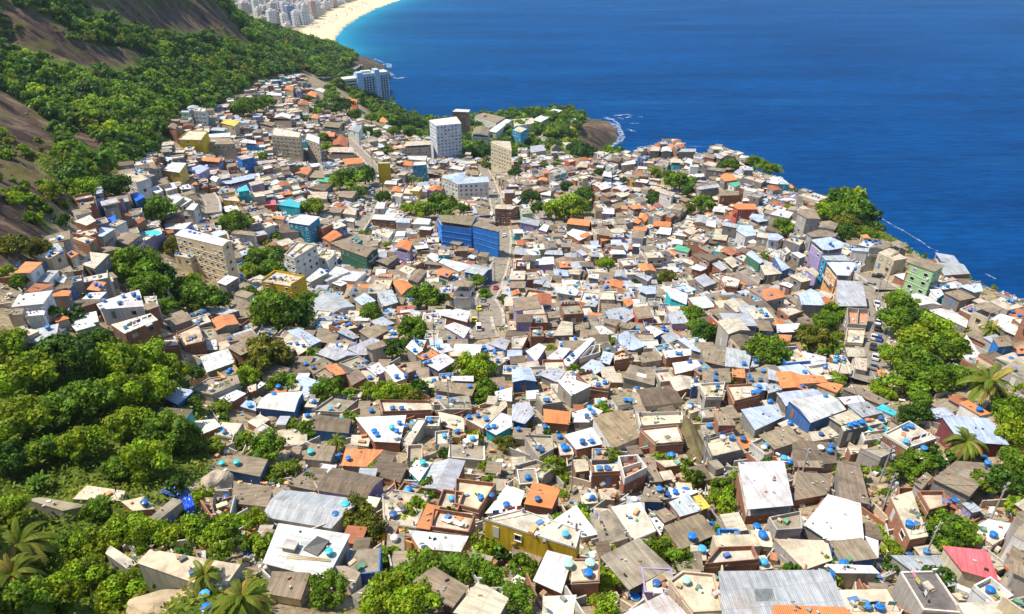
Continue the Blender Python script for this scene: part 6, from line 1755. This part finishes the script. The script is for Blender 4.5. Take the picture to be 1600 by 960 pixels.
# a few people on the square
def person(u, v, shirt, pants, lb, az):
    q = hit(u, v, .8); x, y = q[0], q[1]; z = float(zt(x, y))
    for pp, w in STREETPX:
        dd = np.hypot(pp[:, 0] - x, pp[:, 1] - y); k = int(dd.argmin())
        if dd[k] < w / 2 + .5: z = max(float(zt(*(pp[k] + np.array(o_)))) for o_ in ((w/2, 0), (-w/2, 0), (0, w/2), (0, -w/2), (0, 0))) + .12
    joints = [(0,0,.95,.15),(0,0,1.2,.16),(0,0,1.42,.15),(0,0,1.52,.065),(0,.01,1.66,.10),(.0,.0,1.74,.085),(-.1,0,.88,.10),(-.12,.05,.48,.07),(-.12,0,.08,.05),(-.12,-.14,.03,.045),(.1,0,.88,.10),(.12,-.1,.48,.07),(.12,-.02,.08,.05),(.12,-.16,.03,.045),(-.2,0,1.40,.06),(-.26,.03,1.12,.045),(-.24,-.08,.86,.035),(.2,0,1.40,.06),(.26,.03,1.12,.045),(.24,-.08,.86,.035)]
    edges = [(0,1),(1,2),(2,3),(3,4),(4,5),(0,6),(6,7),(7,8),(8,9),(0,10),(10,11),(11,12),(12,13),(2,14),(14,15),(15,16),(2,17),(17,18),(18,19)]
    me = bpy.data.meshes.new('person'); me.from_pydata([j[:3] for j in joints], edges, []); o = bpy.data.objects.new('person', me); col.objects.link(o); o.location = (x, y, z); o.rotation_euler = (0, 0, az)
    md = o.modifiers.new('Skin', 'SKIN'); md.use_smooth_shade = True
    for i, j in enumerate(joints): me.skin_vertices[0].data[i].radius = (j[3], j[3])
    me.skin_vertices[0].data[0].use_root = True; sub = o.modifiers.new('Sub', 'SUBSURF'); sub.levels = 1; sub.render_levels = 2
    m_ = bpy.data.materials.new('person_cloth'); m_.use_nodes = True; nt = m_.node_tree; b_ = nt.nodes['Principled BSDF']; tc = nt.nodes.new('ShaderNodeTexCoord'); sx = nt.nodes.new('ShaderNodeSeparateXYZ'); nt.links.new(tc.outputs['Object'], sx.inputs[0])
    rp = nt.nodes.new('ShaderNodeValToRGB'); rp.color_ramp.interpolation = 'CONSTANT'; el = rp.color_ramp.elements; el[0].position = 0; el[0].color = (*pants, 1); el[1].position = .475; el[1].color = (*shirt, 1); e2 = el.new(.755); e2.color = (.25, .13, .08, 1); e3 = el.new(.86); e3.color = (.02, .015, .01, 1)
    dv = nt.nodes.new('ShaderNodeMath'); dv.operation = 'DIVIDE'; dv.inputs[1].default_value = 2.0; nt.links.new(sx.outputs[2], dv.inputs[0]); nt.links.new(dv.outputs[0], rp.inputs[0]); nt.links.new(rp.outputs[0], b_.inputs['Base Color']); me.materials.append(m_); tag(o, lb, 'person', 'people on the square')
person(760, 492, (.6,.6,.6), (.05,.05,.08), 'person in light shirt walking on the open square', 0.4); person(763, 493, (.3,.03,.03), (.1,.1,.15), 'person in red shirt walking on the open square', 2.4); person(747, 497, (.05,.08,.3), (.2,.18,.15), 'person in blue shirt crossing the square below the taxi', 1.2); person(765, 489, (.05,.05,.05), (.3,.28,.25), 'person in black shirt beside the square wall', 4)
# ------------------------------------------------------------------ garden walls in brick and plaster that stand alone
def wall_line(pts, h, wc, lb, name='garden_wall'):
    mb = MB(); q = [hit(u, v, h * .5) for u, v in pts]
    for a, b_ in zip(q[:-1], q[1:]):
        d = math.hypot(b_[0]-a[0], b_[1]-a[1]); nx, ny = -(b_[1]-a[1])/d*.1, (b_[0]-a[0])/d*.1; za, zb = float(zt(a[0], a[1])), float(zt(b_[0], b_[1])); pl = [(a[0]-nx, a[1]-ny), (b_[0]-nx, b_[1]-ny), (b_[0]+nx, b_[1]+ny), (a[0]+nx, a[1]+ny)]; z0 = [za-1, zb-1, zb-1, za-1]; z1 = [za+h, zb+h, zb+h, za+h]
        mb.prism(pl, z0, z1, 'brick_wall' if wc == 'r' else 'plaster', jit(WALLC[wc]))
    o = mb.obj(name, None, (q[0][0], q[0][1], float(zt(q[0][0], q[0][1])))); tag(o, lb, 'wall', 'free standing yard walls')
wall_line([(597,838),(625,848),(652,858)], 2.0, 'o', 'orange brick wall below the lounger terrace'); wall_line([(296,602),(310,594),(324,588)], 1.5, 'o', 'orange edged wall beside the pale lilac roof')
wall_line([(1012,755),(1035,775),(1060,790)], 1.5, 'c', 'grey yard wall beside the white terrace'); wall_line([(1330,860),(1370,845),(1385,870)], 2.0, 'k', 'beige yard wall below the angular white roof'); wall_line([(660,640),(700,655),(740,640)], 1.5, 'r', 'brick yard wall behind the white slab roof'); wall_line([(1385,620),(1370,600),(1362,585)], 1.2, 'c', 'grey wall along the lower end of the lane')
HAZE = 0.000045
# ------------------------------------------------------------------ thin sea air round the whole place
hz = MB(); MAT['haze'] = hm = bpy.data.materials.new('haze'); hm.use_nodes = True; nt = hm.node_tree; nt.nodes.clear()
ou = nt.nodes.new('ShaderNodeOutputMaterial'); pv = nt.nodes.new('ShaderNodeVolumePrincipled'); pv.inputs['Color'].default_value = (.6, .82, 1, 1); pv.inputs['Density'].default_value = HAZE; pv.inputs['Anisotropy'].default_value = .2; nt.links.new(pv.outputs[0], ou.inputs['Volume'])
zb = -27; zt_ = 470
hz.prism([(-4500, -120), (4500, -120), (4500, 6000), (-4500, 6000)], zb, zt_, 'haze', (1, 1, 1), bottom=True)
tag(hz.obj('haze'), kind='stuff')
